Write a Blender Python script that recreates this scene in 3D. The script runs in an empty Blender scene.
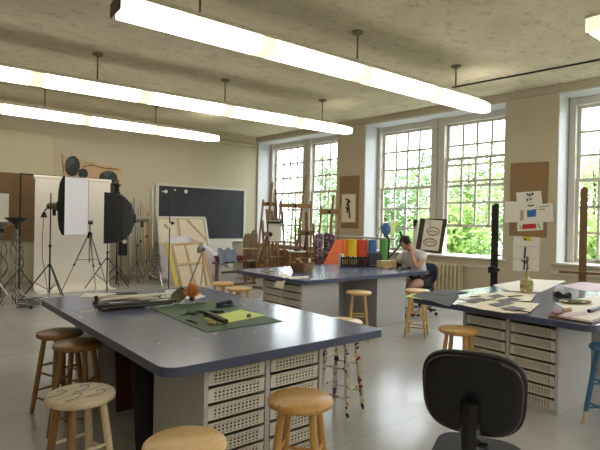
import bpy, math, random
from mathutils import Vector, Matrix
R_ = random.Random(7)
sc = bpy.context.scene
COL = sc.collection
rad = math.radians
PI = math.pi

# ------------------------------------------------------------------ camera
CAM_H = 1.47
FPX = 492.39
CR = Vector((0.77053638, -0.63711607, 0.01888939))
CU = Vector((-0.01121842, 0.01607487, 0.99980785))
CF = Vector((0.63729729, 0.77060023, -0.00523884))
cam_d = bpy.data.cameras.new('camera')
cam_d.sensor_width = 36.0
cam_d.lens = FPX / 600 * 36
cam_d.clip_start = 0.05
cam_d.clip_end = 300
cam = bpy.data.objects.new('camera', cam_d)
COL.objects.link(cam)
M = Matrix.Identity(4)
for i in range(3):
    M[i][0], M[i][1], M[i][2] = CR[i], CU[i], -CF[i]
M[2][3] = CAM_H
cam.matrix_world = M
sc.camera = cam

# window wall: starts in the back corner, runs towards the viewer, a little off square
WA = rad(-4.18)
WC = Vector((8.234, 12.0, 0))
WT = Vector((-math.sin(WA), -math.cos(WA), 0))   # along the wall, away from the corner
WN = Vector((math.cos(WA), -math.sin(WA), 0))    # outwards
def W(s, off, z):
    return WC + WT * s + WN * off + Vector((0, 0, z))
WROT = math.atan2(WT.y, WT.x)

def P(px, py, z=None, y=None, x=None, w=None):
    d = CF * FPX + CR * (px - 300) - CU * (py - 225)
    if z is not None: t = (z - CAM_H) / d.z
    elif y is not None: t = y / d.y
    elif x is not None: t = x / d.x
    else: t = (WC.dot(WN) + w) / d.dot(WN)
    return d * t + Vector((0, 0, CAM_H))

# ------------------------------------------------------------------ materials
def newmat(name):
    m = bpy.data.materials.new(name)
    m.use_nodes = True
    nt = m.node_tree
    b = nt.nodes['Principled BSDF']
    return m, nt, b
def srgb(r, g, b):
    f = lambda c: (c/255/12.92) if c/255 <= .04045 else ((c/255+.055)/1.055)**2.4
    return (f(r), f(g), f(b), 1)
def mul(c, k): return (min(c[0]*k, 1), min(c[1]*k, 1), min(c[2]*k, 1), 1)
def coords(nt, scale=(1, 1, 1)):
    tc = nt.nodes.new('ShaderNodeTexCoord')
    mp = nt.nodes.new('ShaderNodeMapping')
    mp.inputs['Scale'].default_value = scale
    nt.links.new(tc.outputs['Object'], mp.inputs['Vector'])
    return mp.outputs['Vector']
def noise(nt, vec, scale, detail=4, rough=.6, dist=0):
    n = nt.nodes.new('ShaderNodeTexNoise')
    n.inputs['Scale'].default_value = scale
    n.inputs['Detail'].default_value = detail
    n.inputs['Roughness'].default_value = rough
    n.inputs['Distortion'].default_value = dist
    nt.links.new(vec, n.inputs['Vector'])
    return n.outputs['Fac']
def ramp(nt, fac, stops):
    r = nt.nodes.new('ShaderNodeValToRGB')
    el = r.color_ramp.elements
    while len(el) < len(stops): el.new(.5)
    for e, (p, c) in zip(el, stops):
        e.position = p; e.color = c
    nt.links.new(fac, r.inputs['Fac'])
    return r.outputs['Color']
def mix(nt, fac, a, b):
    n = nt.nodes.new('ShaderNodeMix'); n.data_type = 'RGBA'
    for sock, v in ((n.inputs['Factor'], fac), (n.inputs['A'], a), (n.inputs['B'], b)):
        pass
    ia = [s for s in n.inputs if s.name == 'A' and s.type == 'RGBA'][0]
    ib = [s for s in n.inputs if s.name == 'B' and s.type == 'RGBA'][0]
    f = n.inputs[0]
    for sock, v in ((f, fac), (ia, a), (ib, b)):
        if hasattr(v, 'links'): nt.links.new(v, sock)
        else: sock.default_value = v
    return [s for s in n.outputs if s.type == 'RGBA'][0]
def bump(nt, b, fac, strength=.2, dist=.01):
    bn = nt.nodes.new('ShaderNodeBump')
    bn.inputs['Strength'].default_value = strength
    bn.inputs['Distance'].default_value = dist
    nt.links.new(fac, bn.inputs['Height'])
    nt.links.new(bn.outputs['Normal'], b.inputs['Normal'])
def mat(name, c, rough=.6, metal=0, var=.12, scale=9, bmp=0, coat=0):
    m, nt, b = newmat(name)
    v = coords(nt)
    f = noise(nt, v, scale)
    col = ramp(nt, f, [(.3, mul(c, 1-var)), (.7, mul(c, 1+var))])
    nt.links.new(col, b.inputs['Base Color'])
    b.inputs['Roughness'].default_value = rough
    b.inputs['Metallic'].default_value = metal
    b.inputs['Coat Weight'].default_value = coat
    if bmp: bump(nt, b, f, bmp)
    return m
def wood(name, c, dark=.65, rough=.45, scale=(14, 14, 1.2), amount=1):
    m, nt, b = newmat(name)
    v = coords(nt, scale)
    f = noise(nt, v, 2.2, 6, .65, .6)
    col = ramp(nt, f, [(.3, mul(c, dark)), (.5, c), (.72, mul(c, 1.12))])
    nt.links.new(col, b.inputs['Base Color'])
    b.inputs['Roughness'].default_value = rough
    bump(nt, b, f, .08, .004)
    return m
def spots(name, base, specs, rough=.5, basevar=.08):
    """base colour with splashes of other colours: specs = (colour, noise scale, threshold, seed offset)"""
    m, nt, b = newmat(name)
    v = coords(nt)
    f0 = noise(nt, v, 6)
    col = ramp(nt, f0, [(.3, mul(base, 1-basevar)), (.7, mul(base, 1+basevar))])
    for c, s, th, off in specs:
        mp = nt.nodes.new('ShaderNodeMapping'); mp.inputs['Location'].default_value = (off, off*1.7, off*.6)
        nt.links.new(v, mp.inputs['Vector'])
        f = noise(nt, mp.outputs['Vector'], s, 2, .5)
        k = ramp(nt, f, [(th, (0, 0, 0, 1)), (th+.015, (1, 1, 1, 1))])
        col = mix(nt, k, col, c)
    nt.links.new(col, b.inputs['Base Color'])
    b.inputs['Roughness'].default_value = rough
    return m

M_ = {}
M_['wall'] = mat('cream_wall_paint', srgb(196, 186, 161), .75, var=.03, scale=1.5)
M_['trim'] = mat('white_window_paint', srgb(208, 204, 192), .45, var=.03, scale=3)
M_['jamb'] = mat('white_reveal_paint', srgb(206, 206, 210), .5, var=.02, scale=2)
M_['dtrim'] = mat('taupe_trim_paint', srgb(178, 168, 146), .6, var=.04)
def ceiling_mat():
    m, nt, b = newmat('rough_board_concrete')
    v = coords(nt)
    f = noise(nt, v, 1.2, 8, .7)
    base = ramp(nt, f, [(.3, srgb(202, 192, 166)), (.7, srgb(226, 216, 190))])
    g = noise(nt, coords(nt, (1, 1.5, 1)), 4.0, 8, .82)
    k = ramp(nt, g, [(.53, (0, 0, 0, 1)), (.68, (1, 1, 1, 1))])
    col = mix(nt, k, base, srgb(162, 149, 121))
    nt.links.new(col, b.inputs['Base Color'])
    b.inputs['Roughness'].default_value = .9
    bump(nt, b, g, .5, .03)
    return m
M_['ceil'] = ceiling_mat()
def floor_mat():
    m, nt, b = newmat('grey_painted_floor')
    v = coords(nt)
    f = noise(nt, v, 1.1, 6, .65)
    base = ramp(nt, f, [(.3, srgb(176, 177, 175)), (.7, srgb(194, 195, 193))])
    br = nt.nodes.new('ShaderNodeTexBrick')
    br.offset = 0
    br.inputs['Scale'].default_value = 1
    br.inputs['Brick Width'].default_value = 1.83
    br.inputs['Row Height'].default_value = 1.83
    br.inputs['Mortar Size'].default_value = .0035
    br.inputs['Color1'].default_value = (0, 0, 0, 1); br.inputs['Color2'].default_value = (0, 0, 0, 1)
    br.inputs['Mortar'].default_value = (1, 1, 1, 1)
    nt.links.new(v, br.inputs['Vector'])
    col = mix(nt, br.outputs['Color'], base, srgb(158, 157, 150))
    g = noise(nt, v, 14, 3, .5)
    k = ramp(nt, g, [(.80, (0, 0, 0, 1)), (.82, (1, 1, 1, 1))])
    col = mix(nt, k, col, srgb(140, 138, 130))
    nt.links.new(col, b.inputs['Base Color'])
    rr = ramp(nt, f, [(.3, (.15, .15, .15, 1)), (.7, (.27, .27, .27, 1))])
    nt.links.new(rr, b.inputs['Roughness'])
    return m
M_['floor'] = floor_mat()
M_['top'] = spots('blue_grey_laminate', srgb(104, 114, 144), [(srgb(196, 190, 178), 9, .745, 3.1), (srgb(140, 140, 150), 3.2, .70, 9.2), (srgb(214, 208, 196), 26, .76, 1.3)], rough=.18)
M_['edge'] = mat('blue_edge_band', srgb(78, 86, 116), .35, var=.06)
M_['carc'] = mat('pale_grey_laminate', srgb(198, 198, 198), .5, var=.04, scale=4)
M_['carcd'] = mat('grey_metal_rail', srgb(120, 118, 110), .45, var=.06)
def perf():
    m, nt, b = newmat('perforated_white_plastic')
    b.inputs['Base Color'].default_value = srgb(216, 210, 192)
    b.inputs['Roughness'].default_value = .45
    tc = nt.nodes.new('ShaderNodeTexCoord')
    sep = nt.nodes.new('ShaderNodeSeparateXYZ')
    nt.links.new(tc.outputs['Object'], sep.inputs[0])
    def mth(op, a, c=None):
        n = nt.nodes.new('ShaderNodeMath'); n.operation = op
        for i, v in enumerate((a, c)):
            if v is None: continue
            if hasattr(v, 'links'): nt.links.new(v, n.inputs[i])
            else: n.inputs[i].default_value = v
        return n.outputs[0]
    def cell(sock, period, half):
        f = mth('FRACT', mth('DIVIDE', sock, period))
        return mth('LESS_THAN', mth('ABSOLUTE', mth('SUBTRACT', f, .5)), half)
    hx = cell(sep.outputs['X'], .025, .27)
    hz = cell(sep.outputs['Z'], .0196, .27)
    z1 = mth('LESS_THAN', mth('ABSOLUTE', mth('SUBTRACT', sep.outputs['Z'], .0392)), .0294)
    x1 = mth('LESS_THAN', mth('ABSOLUTE', sep.outputs['X']), .155)
    hole_shade = mth('MULTIPLY', mth('MULTIPLY', hx, hz), mth('MULTIPLY', z1, x1))
    col = mix(nt, hole_shade, srgb(226, 222, 208), srgb(60, 56, 48))  # openings are dark colour only, painting in the shade inside the drawer
    nt.links.new(col, b.inputs['Base Color'])
    return m
M_['perf'] = perf()
M_['honey'] = wood('honey_varnished_wood', srgb(212, 166, 98), .74, .3, (6, 40, 6))
M_['lightwood'] = wood('pale_varnished_wood', srgb(228, 190, 126), .8, .33, (6, 40, 6))
M_['brownwood'] = wood('dark_walnut_wood', srgb(152, 114, 68), .62, .35, (6, 40, 6))
M_['bleach'] = wood('bleached_cream_wood', srgb(218, 204, 172), .82, .5, (6, 30, 6))
M_['easel'] = wood('easel_oak', srgb(158, 120, 78), .6, .5)
M_['easeld'] = wood('easel_brown_oak', srgb(120, 88, 58), .6, .5)
M_['stretcher'] = wood('pine_stretcher', srgb(206, 176, 128), .75, .6)
M_['splat'] = spots('paint_splattered_white', srgb(222, 212, 190), [(srgb(40, 40, 80), 22, .60, 2.2), (srgb(150, 40, 36), 17, .64, 7.7), (srgb(30, 30, 34), 34, .61, 5.1)])
M_['splatred'] = mat('red_painted_rung', srgb(140, 50, 40), .5)
M_['blue'] = spots('blue_stool_paint', srgb(72, 124, 166), [(srgb(214, 210, 196), 16, .70, 4.0)])
M_['white'] = mat('white_plastic', srgb(228, 224, 212), .4, var=.03)
M_['paper'] = mat('white_paper', srgb(238, 235, 226), .8, var=.02)
M_['cream'] = mat('cream_paper', srgb(240, 232, 212), .8, var=.03)
M_['lilac'] = mat('lilac_paper', srgb(214, 196, 206), .7, var=.08, scale=3)
M_['blackp'] = mat('black_plastic', srgb(26, 26, 28), .4, var=.1)
M_['blackmatte'] = mat('black_nylon', srgb(30, 29, 29), .7, var=.15)
M_['blackshell'] = mat('black_moulded_plastic', srgb(22, 22, 24), .3, var=.1, scale=4)
M_['blacksheet'] = mat('charcoal_paper', srgb(62, 62, 66), .75, var=.1)
M_['chrome'] = mat('chrome_steel', srgb(190, 188, 182), .22, 1, var=.05)
M_['steel'] = mat('brushed_steel', srgb(150, 148, 142), .35, 1, var=.1)
M_['diff'] = mat('white_diffuser_fabric', srgb(236, 234, 240), .8, var=.01)
M_['backdrop'] = mat('white_backdrop_paper', srgb(244, 238, 226), .8, var=.015, scale=2)
M_['cork'] = mat('brown_cork', srgb(150, 122, 84), .9, var=.12, scale=45, bmp=.1)
M_['tack'] = mat('brown_hardboard', srgb(126, 100, 68), .8, var=.1, scale=5)
M_['panel'] = mat('ivory_wall_panel', srgb(200, 190, 160), .6, var=.02)
def board_mat():
    m, nt, b = newmat('slate_blackboard')
    v = coords(nt)
    f = noise(nt, v, 2.0, 6, .7, .4)
    col = ramp(nt, f, [(.3, srgb(32, 35, 42)), (.75, srgb(48, 51, 59))])
    nt.links.new(col, b.inputs['Base Color']); b.inputs['Roughness'].default_value = .6
    return m
M_['slate'] = board_mat()
M_['artslab'] = mat('peach_painted_board', srgb(200, 170, 130), .7, var=.18, scale=3)
M_['artdark'] = spots('dark_green_black_paint', srgb(48, 56, 56), [(srgb(76, 84, 84), 5, .55, 1.0)], .7)
M_['canvas'] = mat('raw_canvas', srgb(226, 214, 190), .85, var=.04, scale=5)
M_['sheet'] = mat('lavender_white_cloth', srgb(216, 212, 222), .85, var=.06, scale=4)
M_['yellow'] = mat('yellow_paint', srgb(222, 200, 70), .5, var=.06)
M_['maroon'] = mat('maroon_plastic', srgb(128, 58, 52), .5, var=.08)
M_['denim'] = mat('blue_grey_cloth', srgb(128, 138, 164), .85, var=.25, scale=14)
M_['orange'] = mat('orange_paper', srgb(232, 110, 52), .6, var=.05)
M_['redo'] = mat('red_orange_paper', srgb(214, 78, 48), .6, var=.05)
M_['yelp'] = mat('yellow_paper', srgb(238, 208, 50), .6, var=.05)
M_['bluep'] = mat('blue_paper', srgb(70, 118, 176), .6, var=.05)
M_['greenp'] = mat('green_paper', srgb(104, 170, 92), .6, var=.05)
M_['mat'] = mat('green_cutting_mat', srgb(70, 100, 72), .6, var=.05, scale=3)
M_['lime'] = mat('lime_paper', srgb(220, 240, 140), .7, var=.03)
M_['navy'] = mat('navy_plastic', srgb(38, 50, 78), .4)
M_['navyf'] = mat('navy_fabric', srgb(34, 40, 62), .8)
M_['brownh'] = mat('dark_brown_handle', srgb(72, 54, 38), .4)
M_['leaf'] = spots('dry_green_leaf', srgb(108, 112, 66), [(srgb(140, 110, 66), 12, .56, 2.0)], .6)
M_['petal'] = mat('orange_petal', srgb(228, 152, 84), .6, var=.3, scale=40)
M_['wicker'] = mat('brown_wicker', srgb(138, 108, 70), .7, var=.35, scale=60, bmp=.4)
M_['cardb'] = mat('tan_cardboard', srgb(206, 184, 136), .8)
M_['redbrown'] = mat('red_brown_board', srgb(96, 46, 38), .6)
M_['olive'] = spots('olive_glazed_jug', srgb(176, 170, 110), [(srgb(120, 112, 60), 14, .52, 3.0), (srgb(216, 208, 170), 20, .6, 6.0)], .4)
M_['stem'] = mat('dry_brown_stem', srgb(84, 66, 50), .7)
M_['wire'] = mat('wire_grey', srgb(120, 116, 108), .4, .7)
M_['radiator'] = mat('cream_radiator_paint', srgb(206, 196, 164), .5, var=.04)
M_['darkframe'] = mat('dark_brown_mat_board', srgb(66, 50, 40), .6)
M_['skin'] = mat('skin_tone', srgb(206, 160, 134), .55, var=.05)
M_['hair'] = mat('dark_brown_hair', srgb(38, 27, 22), .85, var=.2, scale=60)
M_['tee'] = mat('white_cotton', srgb(212, 212, 214), .85, var=.05)
M_['shorts'] = mat('dark_shorts_cotton', srgb(44, 42, 46), .85)
M_['shoe'] = mat('dark_shoe', srgb(40, 38, 38), .6)
M_['ink'] = mat('dark_ink', srgb(52, 46, 44), .8, var=.2)
M_['inkbrown'] = mat('sepia_ink', srgb(164, 132, 92), .8, var=.3, scale=30)
M_['inkred'] = mat('red_ink', srgb(196, 52, 60), .8)
M_['inkblue'] = mat('blue_ink', srgb(62, 118, 176), .8)
M_['inkyellow'] = mat('yellow_ink', srgb(236, 212, 60), .8)
M_['inkgrey'] = mat('grey_wash', srgb(112, 110, 114), .8, var=.3, scale=20)
M_['scribble'] = mat('blue_grey_scribble', srgb(122, 124, 142), .7)
M_['purple'] = spots('purple_patterned_cloth', srgb(92, 66, 84), [(srgb(176, 158, 170), 22, .56, 1.0), (srgb(48, 36, 52), 16, .58, 4.0)], .85)
M_['lamptop'] = mat('white_enamel', srgb(210, 204, 186), .4)
M_['rod'] = mat('grey_pendant_rod', srgb(120, 112, 92), .5)
M_['trunk'] = mat('tree_bark', srgb(92, 78, 62), .9, var=.25, scale=5)
M_['lawn'] = mat('grass_lawn', srgb(78, 102, 50), .9, var=.2, scale=1.2)
def lens(name, k, c=(1, .92, .82, 1)):
    m, nt, b = newmat(name)
    v = coords(nt)
    f = noise(nt, v, 2, 2)
    col = ramp(nt, f, [(.35, mul(c, .88)), (.65, c)])
    nt.links.new(col, b.inputs['Emission Color'])
    b.inputs['Emission Strength'].default_value = k
    b.inputs['Base Color'].default_value = (.8, .78, .7, 1)
    b.inputs['Roughness'].default_value = .4
    return m
LK = 5.6
M_['lens'] = lens('lit_prismatic_lens', LK)
M_['lens2'] = lens('dimmer_lit_lens', LK*.6, (1, .92, .74, 1))
M_['lensend'] = lens('lens_end_joint', 1.1, (1, .88, .6, 1))
def foliage(name, c1, c2):
    m, nt, b = newmat(name)
    v = coords(nt)
    f = noise(nt, v, 1.3, 4)
    col = ramp(nt, f, [(.3, c1), (.7, c2)])
    nt.links.new(col, b.inputs['Base Color'])
    b.inputs['Roughness'].default_value = .6
    tl = nt.nodes.new('ShaderNodeBsdfTranslucent')
    nt.links.new(col, tl.inputs['Color'])
    mx = nt.nodes.new('ShaderNodeMixShader'); mx.inputs[0].default_value = .4
    nt.links.new(b.outputs[0], mx.inputs[1]); nt.links.new(tl.outputs[0], mx.inputs[2])
    nt.links.new(mx.outputs[0], nt.nodes['Material Output'].inputs['Surface'])
    return m
M_['fol1'] = foliage('fresh_green_foliage', srgb(116, 146, 70), srgb(152, 180, 98))
M_['fol2'] = foliage('deep_green_foliage', srgb(92, 124, 68), srgb(128, 158, 94))
M_['fol3'] = foliage('pale_green_foliage', srgb(146, 168, 104), srgb(178, 194, 134))
def glass():
    m, nt, b = newmat('window_glass')
    tr = nt.nodes.new('ShaderNodeBsdfTransparent')
    tr.inputs['Color'].default_value = (.96, .97, .96, 1)
    gl = nt.nodes.new('ShaderNodeBsdfGlossy'); gl.inputs['Roughness'].default_value = .02
    fr = nt.nodes.new('ShaderNodeFresnel'); fr.inputs['IOR'].default_value = 1.45
    mx = nt.nodes.new('ShaderNodeMixShader')
    ge = nt.nodes.new('ShaderNodeNewGeometry')
    mm = nt.nodes.new('ShaderNodeMath'); mm.operation = 'MULTIPLY'
    inv = nt.nodes.new('ShaderNodeMath'); inv.operation = 'SUBTRACT'; inv.inputs[0].default_value = 1
    nt.links.new(ge.outputs['Backfacing'], inv.inputs[1]); nt.links.new(fr.outputs[0], mm.inputs[0]); nt.links.new(inv.outputs[0], mm.inputs[1])
    nt.links.new(mm.outputs[0], mx.inputs[0]); nt.links.new(tr.outputs[0], mx.inputs[1]); nt.links.new(gl.outputs[0], mx.inputs[2])
    nt.links.new(mx.outputs[0], nt.nodes['Material Output'].inputs['Surface'])
    return m
M_['glass'] = glass()

# ------------------------------------------------------------------ mesh builder
def frame_to(d):
    d = d.normalized()
    up = Vector((0, 0, 1)) if abs(d.z) < .95 else Vector((0, 1, 0))
    a = up.cross(d).normalized()
    return a, d.cross(a).normalized()
class MB:
    def __init__(s): s.v = []; s.f = []; s.mi = []
    def add(s, vs, fs, mi=0):
        n = len(s.v); s.v += [Vector(p) for p in vs]
        s.f += [tuple(i+n for i in f) for f in fs]; s.mi += [mi]*len(fs)
        return s
    def box(s, c, size, rz=0, rot=None, mi=0):
        x, y, z = (k/2 for k in size)
        m = (rot if rot is not None else Matrix.Rotation(rz, 3, 'Z'))
        c = Vector(c)
        vs = [c + m @ Vector((sx*x, sy*y, sz*z)) for sz in (-1, 1) for sy in (-1, 1) for sx in (-1, 1)]
        return s.add(vs, [(0, 2, 3, 1), (4, 5, 7, 6), (0, 1, 5, 4), (1, 3, 7, 5), (3, 2, 6, 7), (2, 0, 4, 6)], mi)
    def bb(s, x0, x1, y0, y1, z0, z1, mi=0):
        return s.box(((x0+x1)/2, (y0+y1)/2, (z0+z1)/2), (abs(x1-x0), abs(y1-y0), abs(z1-z0)), mi=mi)
    def bar(s, p0, p1, w, h, side=None, mi=0):
        p0, p1 = Vector(p0), Vector(p1); d = (p1-p0).normalized()
        if side is not None:
            a = Vector(side); a = (a - d*a.dot(d)).normalized(); b = d.cross(a)
        else: a, b = frame_to(d)
        vs = [p + a*(sa*w/2) + b*(sb*h/2) for p in (p0, p1) for sa, sb in ((-1, -1), (1, -1), (1, 1), (-1, 1))]
        return s.add(vs, [(3, 2, 1, 0), (4, 5, 6, 7), (0, 1, 5, 4), (1, 2, 6, 5), (2, 3, 7, 6), (3, 0, 4, 7)], mi)
    def tube(s, path, r, n=8, mi=0):
        path = [Vector(p) for p in path]
        rs = r if isinstance(r, (list, tuple)) else [r]*len(path)
        vs = []; fs = []
        a0 = None
        for i, p in enumerate(path):
            d = (path[min(i+1, len(path)-1)] - path[max(i-1, 0)])
            d = d.normalized()
            if a0 is None: a0, _ = frame_to(d)
            a = (a0 - d*a0.dot(d)).normalized(); a0 = a
            b = d.cross(a)
            for k in range(n):
                t = 2*PI*k/n
                vs.append(p + (a*math.cos(t) + b*math.sin(t))*rs[i])
        for i in range(len(path)-1):
            for k in range(n):
                k2 = (k+1) % n
                fs.append((i*n+k, i*n+k2, (i+1)*n+k2, (i+1)*n+k))
        fs.append(tuple(range(n-1, -1, -1))); fs.append(tuple((len(path)-1)*n+k for k in range(n)))
        return s.add(vs, fs, mi)
    def lathe(s, prof, c=(0, 0, 0), n=24, rot=None, cap=True, mi=0):
        m = rot if rot is not None else Matrix.Identity(3); c = Vector(c)
        vs = []; fs = []
        for r, z in prof:
            for k in range(n):
                t = 2*PI*k/n
                vs.append(c + m @ Vector((r*math.cos(t), r*math.sin(t), z)))
        for i in range(len(prof)-1):
            for k in range(n):
                k2 = (k+1) % n
                fs.append((i*n+k, i*n+k2, (i+1)*n+k2, (i+1)*n+k))
        if cap:
            fs.append(tuple(range(n-1, -1, -1))); fs.append(tuple((len(prof)-1)*n+k for k in range(n)))
        return s.add(vs, fs, mi)
    def ell(s, c, rr, n=16, m=10, rot=None, mi=0):
        prof = [(max(math.sin(PI*i/m), .001), -math.cos(PI*i/m)) for i in range(m+1)]
        S = Matrix.Diagonal(Vector(rr)); Q = (rot @ S) if rot is not None else S
        return s.lathe(prof, c, n, Q, True, mi)
    def prism(s, poly, z0, z1, rot=None, c=(0, 0, 0), mi=0):
        m = rot if rot is not None else Matrix.Identity(3); c = Vector(c); n = len(poly)
        vs = [c + m @ Vector((x, y, z)) for z in (z0, z1) for x, y in poly]
        fs = [tuple(range(n-1, -1, -1)), tuple(range(n, 2*n))] + [(i, (i+1) % n, n+(i+1) % n, n+i) for i in range(n)]
        return s.add(vs, fs, mi)
    def sheet(s, fn, nu, nv, thick=.004, mi=0):
        """a surface fn(u,v) given a little thickness"""
        pts = [[Vector(fn(i/nu, j/nv)) for i in range(nu+1)] for j in range(nv+1)]
        vs = []; 
        def nrm(i, j):
            a = pts[j][min(i+1, nu)] - pts[j][max(i-1, 0)]; b = pts[min(j+1, nv)][i] - pts[max(j-1, 0)][i]
            c = a.cross(b); return c.normalized() if c.length > 1e-9 else Vector((0, 0, 1))
        for sgn in (.5, -.5):
            for j in range(nv+1):
                for i in range(nu+1): vs.append(pts[j][i] + nrm(i, j)*thick*sgn)
        n = nu+1; o = n*(nv+1); fs = []
        for j in range(nv):
            for i in range(nu):
                a, b, c, d = j*n+i, j*n+i+1, (j+1)*n+i+1, (j+1)*n+i
                fs.append((a, b, c, d)); fs.append((o+d, o+c, o+b, o+a))
        for i in range(nu):
            fs.append((i+1, i, o+i, o+i+1)); k = nv*n; fs.append((k+i, k+i+1, o+k+i+1, o+k+i))
        for j in range(nv):
            fs.append((j*n, (j+1)*n, o+(j+1)*n, o+j*n)); k = nu; fs.append(((j+1)*n+k, j*n+k, o+j*n+k, o+(j+1)*n+k))
        return s.add(vs, fs, mi)
    def move(s, v):
        v = Vector(v); s.v = [p+v for p in s.v]; return s
    def build(s, name, m, parent=None, world=False, bev=0, ang=35, seg=2, flat=False):
        mats = m if isinstance(m, (list, tuple)) else [m]
        org = Vector((0, 0, 0))
        if parent is None:
            xs = [p.x for p in s.v]; ys = [p.y for p in s.v]
            org = Vector(((min(xs)+max(xs))/2, (min(ys)+max(ys))/2, min(p.z for p in s.v)))
        elif world: org = wloc(parent)
        inv = None
        vs = [tuple(p-org) for p in s.v]
        if parent is not None and world and wrot(parent):
            q = Matrix.Rotation(-wrot(parent), 3, 'Z'); vs = [tuple(q @ Vector(p)) for p in vs]
        me = bpy.data.meshes.new(name)
        me.from_pydata(vs, [], s.f); me.validate(); me.update()
        for k in mats: me.materials.append(M_[k] if isinstance(k, str) else k)
        if len(mats) > 1:
            for p, i in zip(me.polygons, s.mi): p.material_index = i
        if not flat:
            for p in me.polygons: p.use_smooth = True
            me.set_sharp_from_angle(angle=rad(ang))
        o = bpy.data.objects.new(name, me); COL.objects.link(o)
        if parent is None: o.location = org
        else: o.parent = parent
        if bev:
            b = o.modifiers.new('bevel', 'BEVEL'); b.width = bev; b.segments = seg; b.limit_method = 'ANGLE'; b.angle_limit = rad(40)
        return o
def wloc(o):
    v = Vector(o.location)
    while o.parent is not None: o = o.parent; v += Vector(o.location)
    return v
def wrot(o):
    a = o.rotation_euler.z
    while o.parent is not None: o = o.parent; a += o.rotation_euler.z
    return a
def tag(o, label=None, cat=None, group=None, kind=None):
    if label: o['label'] = label
    if cat: o['category'] = cat
    if group: o['group'] = group
    if kind: o['kind'] = kind
    return o
def thing(name, loc, label, cat, rz=0, group=None):
    o = bpy.data.objects.new(name, None); COL.objects.link(o)
    o.empty_display_size = .1
    o.location = loc; o.rotation_euler = (0, 0, rz)
    return tag(o, label, cat, group)
def struct(mb, name, m, **k): return tag(mb.build(name, m, **k), kind='structure')
def dup(root, loc, rz, label, group=None):
    def cp(o, par):
        c = o.copy(); COL.objects.link(c); c.parent = par
        for ch in list(o.children): cp(ch, c)
        return c
    r = cp(root, None)
    r.location = loc; r.rotation_euler = (0, 0, rz); r['label'] = label
    if group: r['group'] = group
    return r
def swap(root, name, m):
    """give the parts of a copy a mesh with another material"""
    for ch in root.children:
        if ch.name.split('.')[0] in name:
            ch.data = ch.data.copy(); ch.data.materials[0] = M_[m]
        swap(ch, name, m)
ROT = lambda a, ax: Matrix.Rotation(a, 3, ax)
# ================================================================== SETTING
CEIL = 3.93

ROOM = [(-4, -4), (WC.x + 16.2*WT.x + WN.x*.74, -4), (WC.x + WN.x*.74, 12.3), (-4, 12.3)]
struct(MB().prism(ROOM, -.2, 0), 'floor', 'floor')
struct(MB().prism(ROOM, CEIL, CEIL+.2), 'ceiling', 'ceil')
struct(MB().bb(-4, 8.7, 12.0, 12.3, 0, CEIL), 'wall_back', 'wall')
struct(MB().bb(-4.2, -4, -4, 12.3, 0, CEIL), 'wall_left', 'wall')
struct(MB().bb(-4, 9.9, -4.2, -4, 0, CEIL), 'wall_front', 'wall')
def wbox(mb, s0, s1, o0, o1, z0, z1, mi=0):
    vs = [W(s, o, z) for z in (z0, z1) for o in (o0, o1) for s in (s0, s1)]
    return mb.add(vs, [(0, 1, 3, 2), (4, 6, 7, 5), (0, 4, 5, 1), (1, 5, 7, 3), (3, 7, 6, 2), (2, 6, 4, 0)], mi)
SILL, HEAD = .82, 3.79
OPEN = [(.04, 3.17), (4.035, 7.36), (8.28, 11.6), (12.4, 15.7)]
D = .76
ww = MB()
prev = -.05
for a, b in OPEN:
    wbox(ww, prev, a, 0, D, 0, CEIL)
    wbox(ww, a, b, 0, D, 0, SILL); wbox(ww, a, b, 0, D, HEAD, CEIL)
    prev = b
wbox(ww, prev, 16.2, 0, D, 0, CEIL)
struct(ww, 'wall_windows', 'wall', flat=True)
cn = MB(); wbox(cn, 0, 16, -.05, -.002, CEIL-.13, CEIL-.002)
struct(cn, 'trim_1', 'dtrim')
for i, (a, b) in enumerate(OPEN):
    t = MB()
    wbox(t, a+.001, a+.014, .012, .485, SILL+.03, HEAD-.012); wbox(t, b-.014, b-.001, .012, .485, SILL+.03, HEAD-.012)
    wbox(t, a+.001, b-.001, .012, .485, HEAD-.012, HEAD-.001)
    struct(t, 'trim_%d' % (i+2), 'jamb', flat=True)
    t = MB(); wbox(t, a-.06, b+.06, -.05, .52, SILL+.001, SILL+.035)
    struct(t, 'trim_%d' % (i+6), 'trim', bev=.008)
    t = MB(); wbox(t, a-.06, b+.06, -.03, -.002, SILL-.16, SILL-.11)
    struct(t, 'trim_%d' % (i+10), 'trim')
t = MB(); wbox(t, .02, 16, -.015, -.002, 0, .1); struct(t, 'baseboard_windows', 'dtrim')
struct(MB().bb(-4, 8.15, 11.985, 11.998, 0, .1), 'baseboard_back', 'dtrim')

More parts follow.
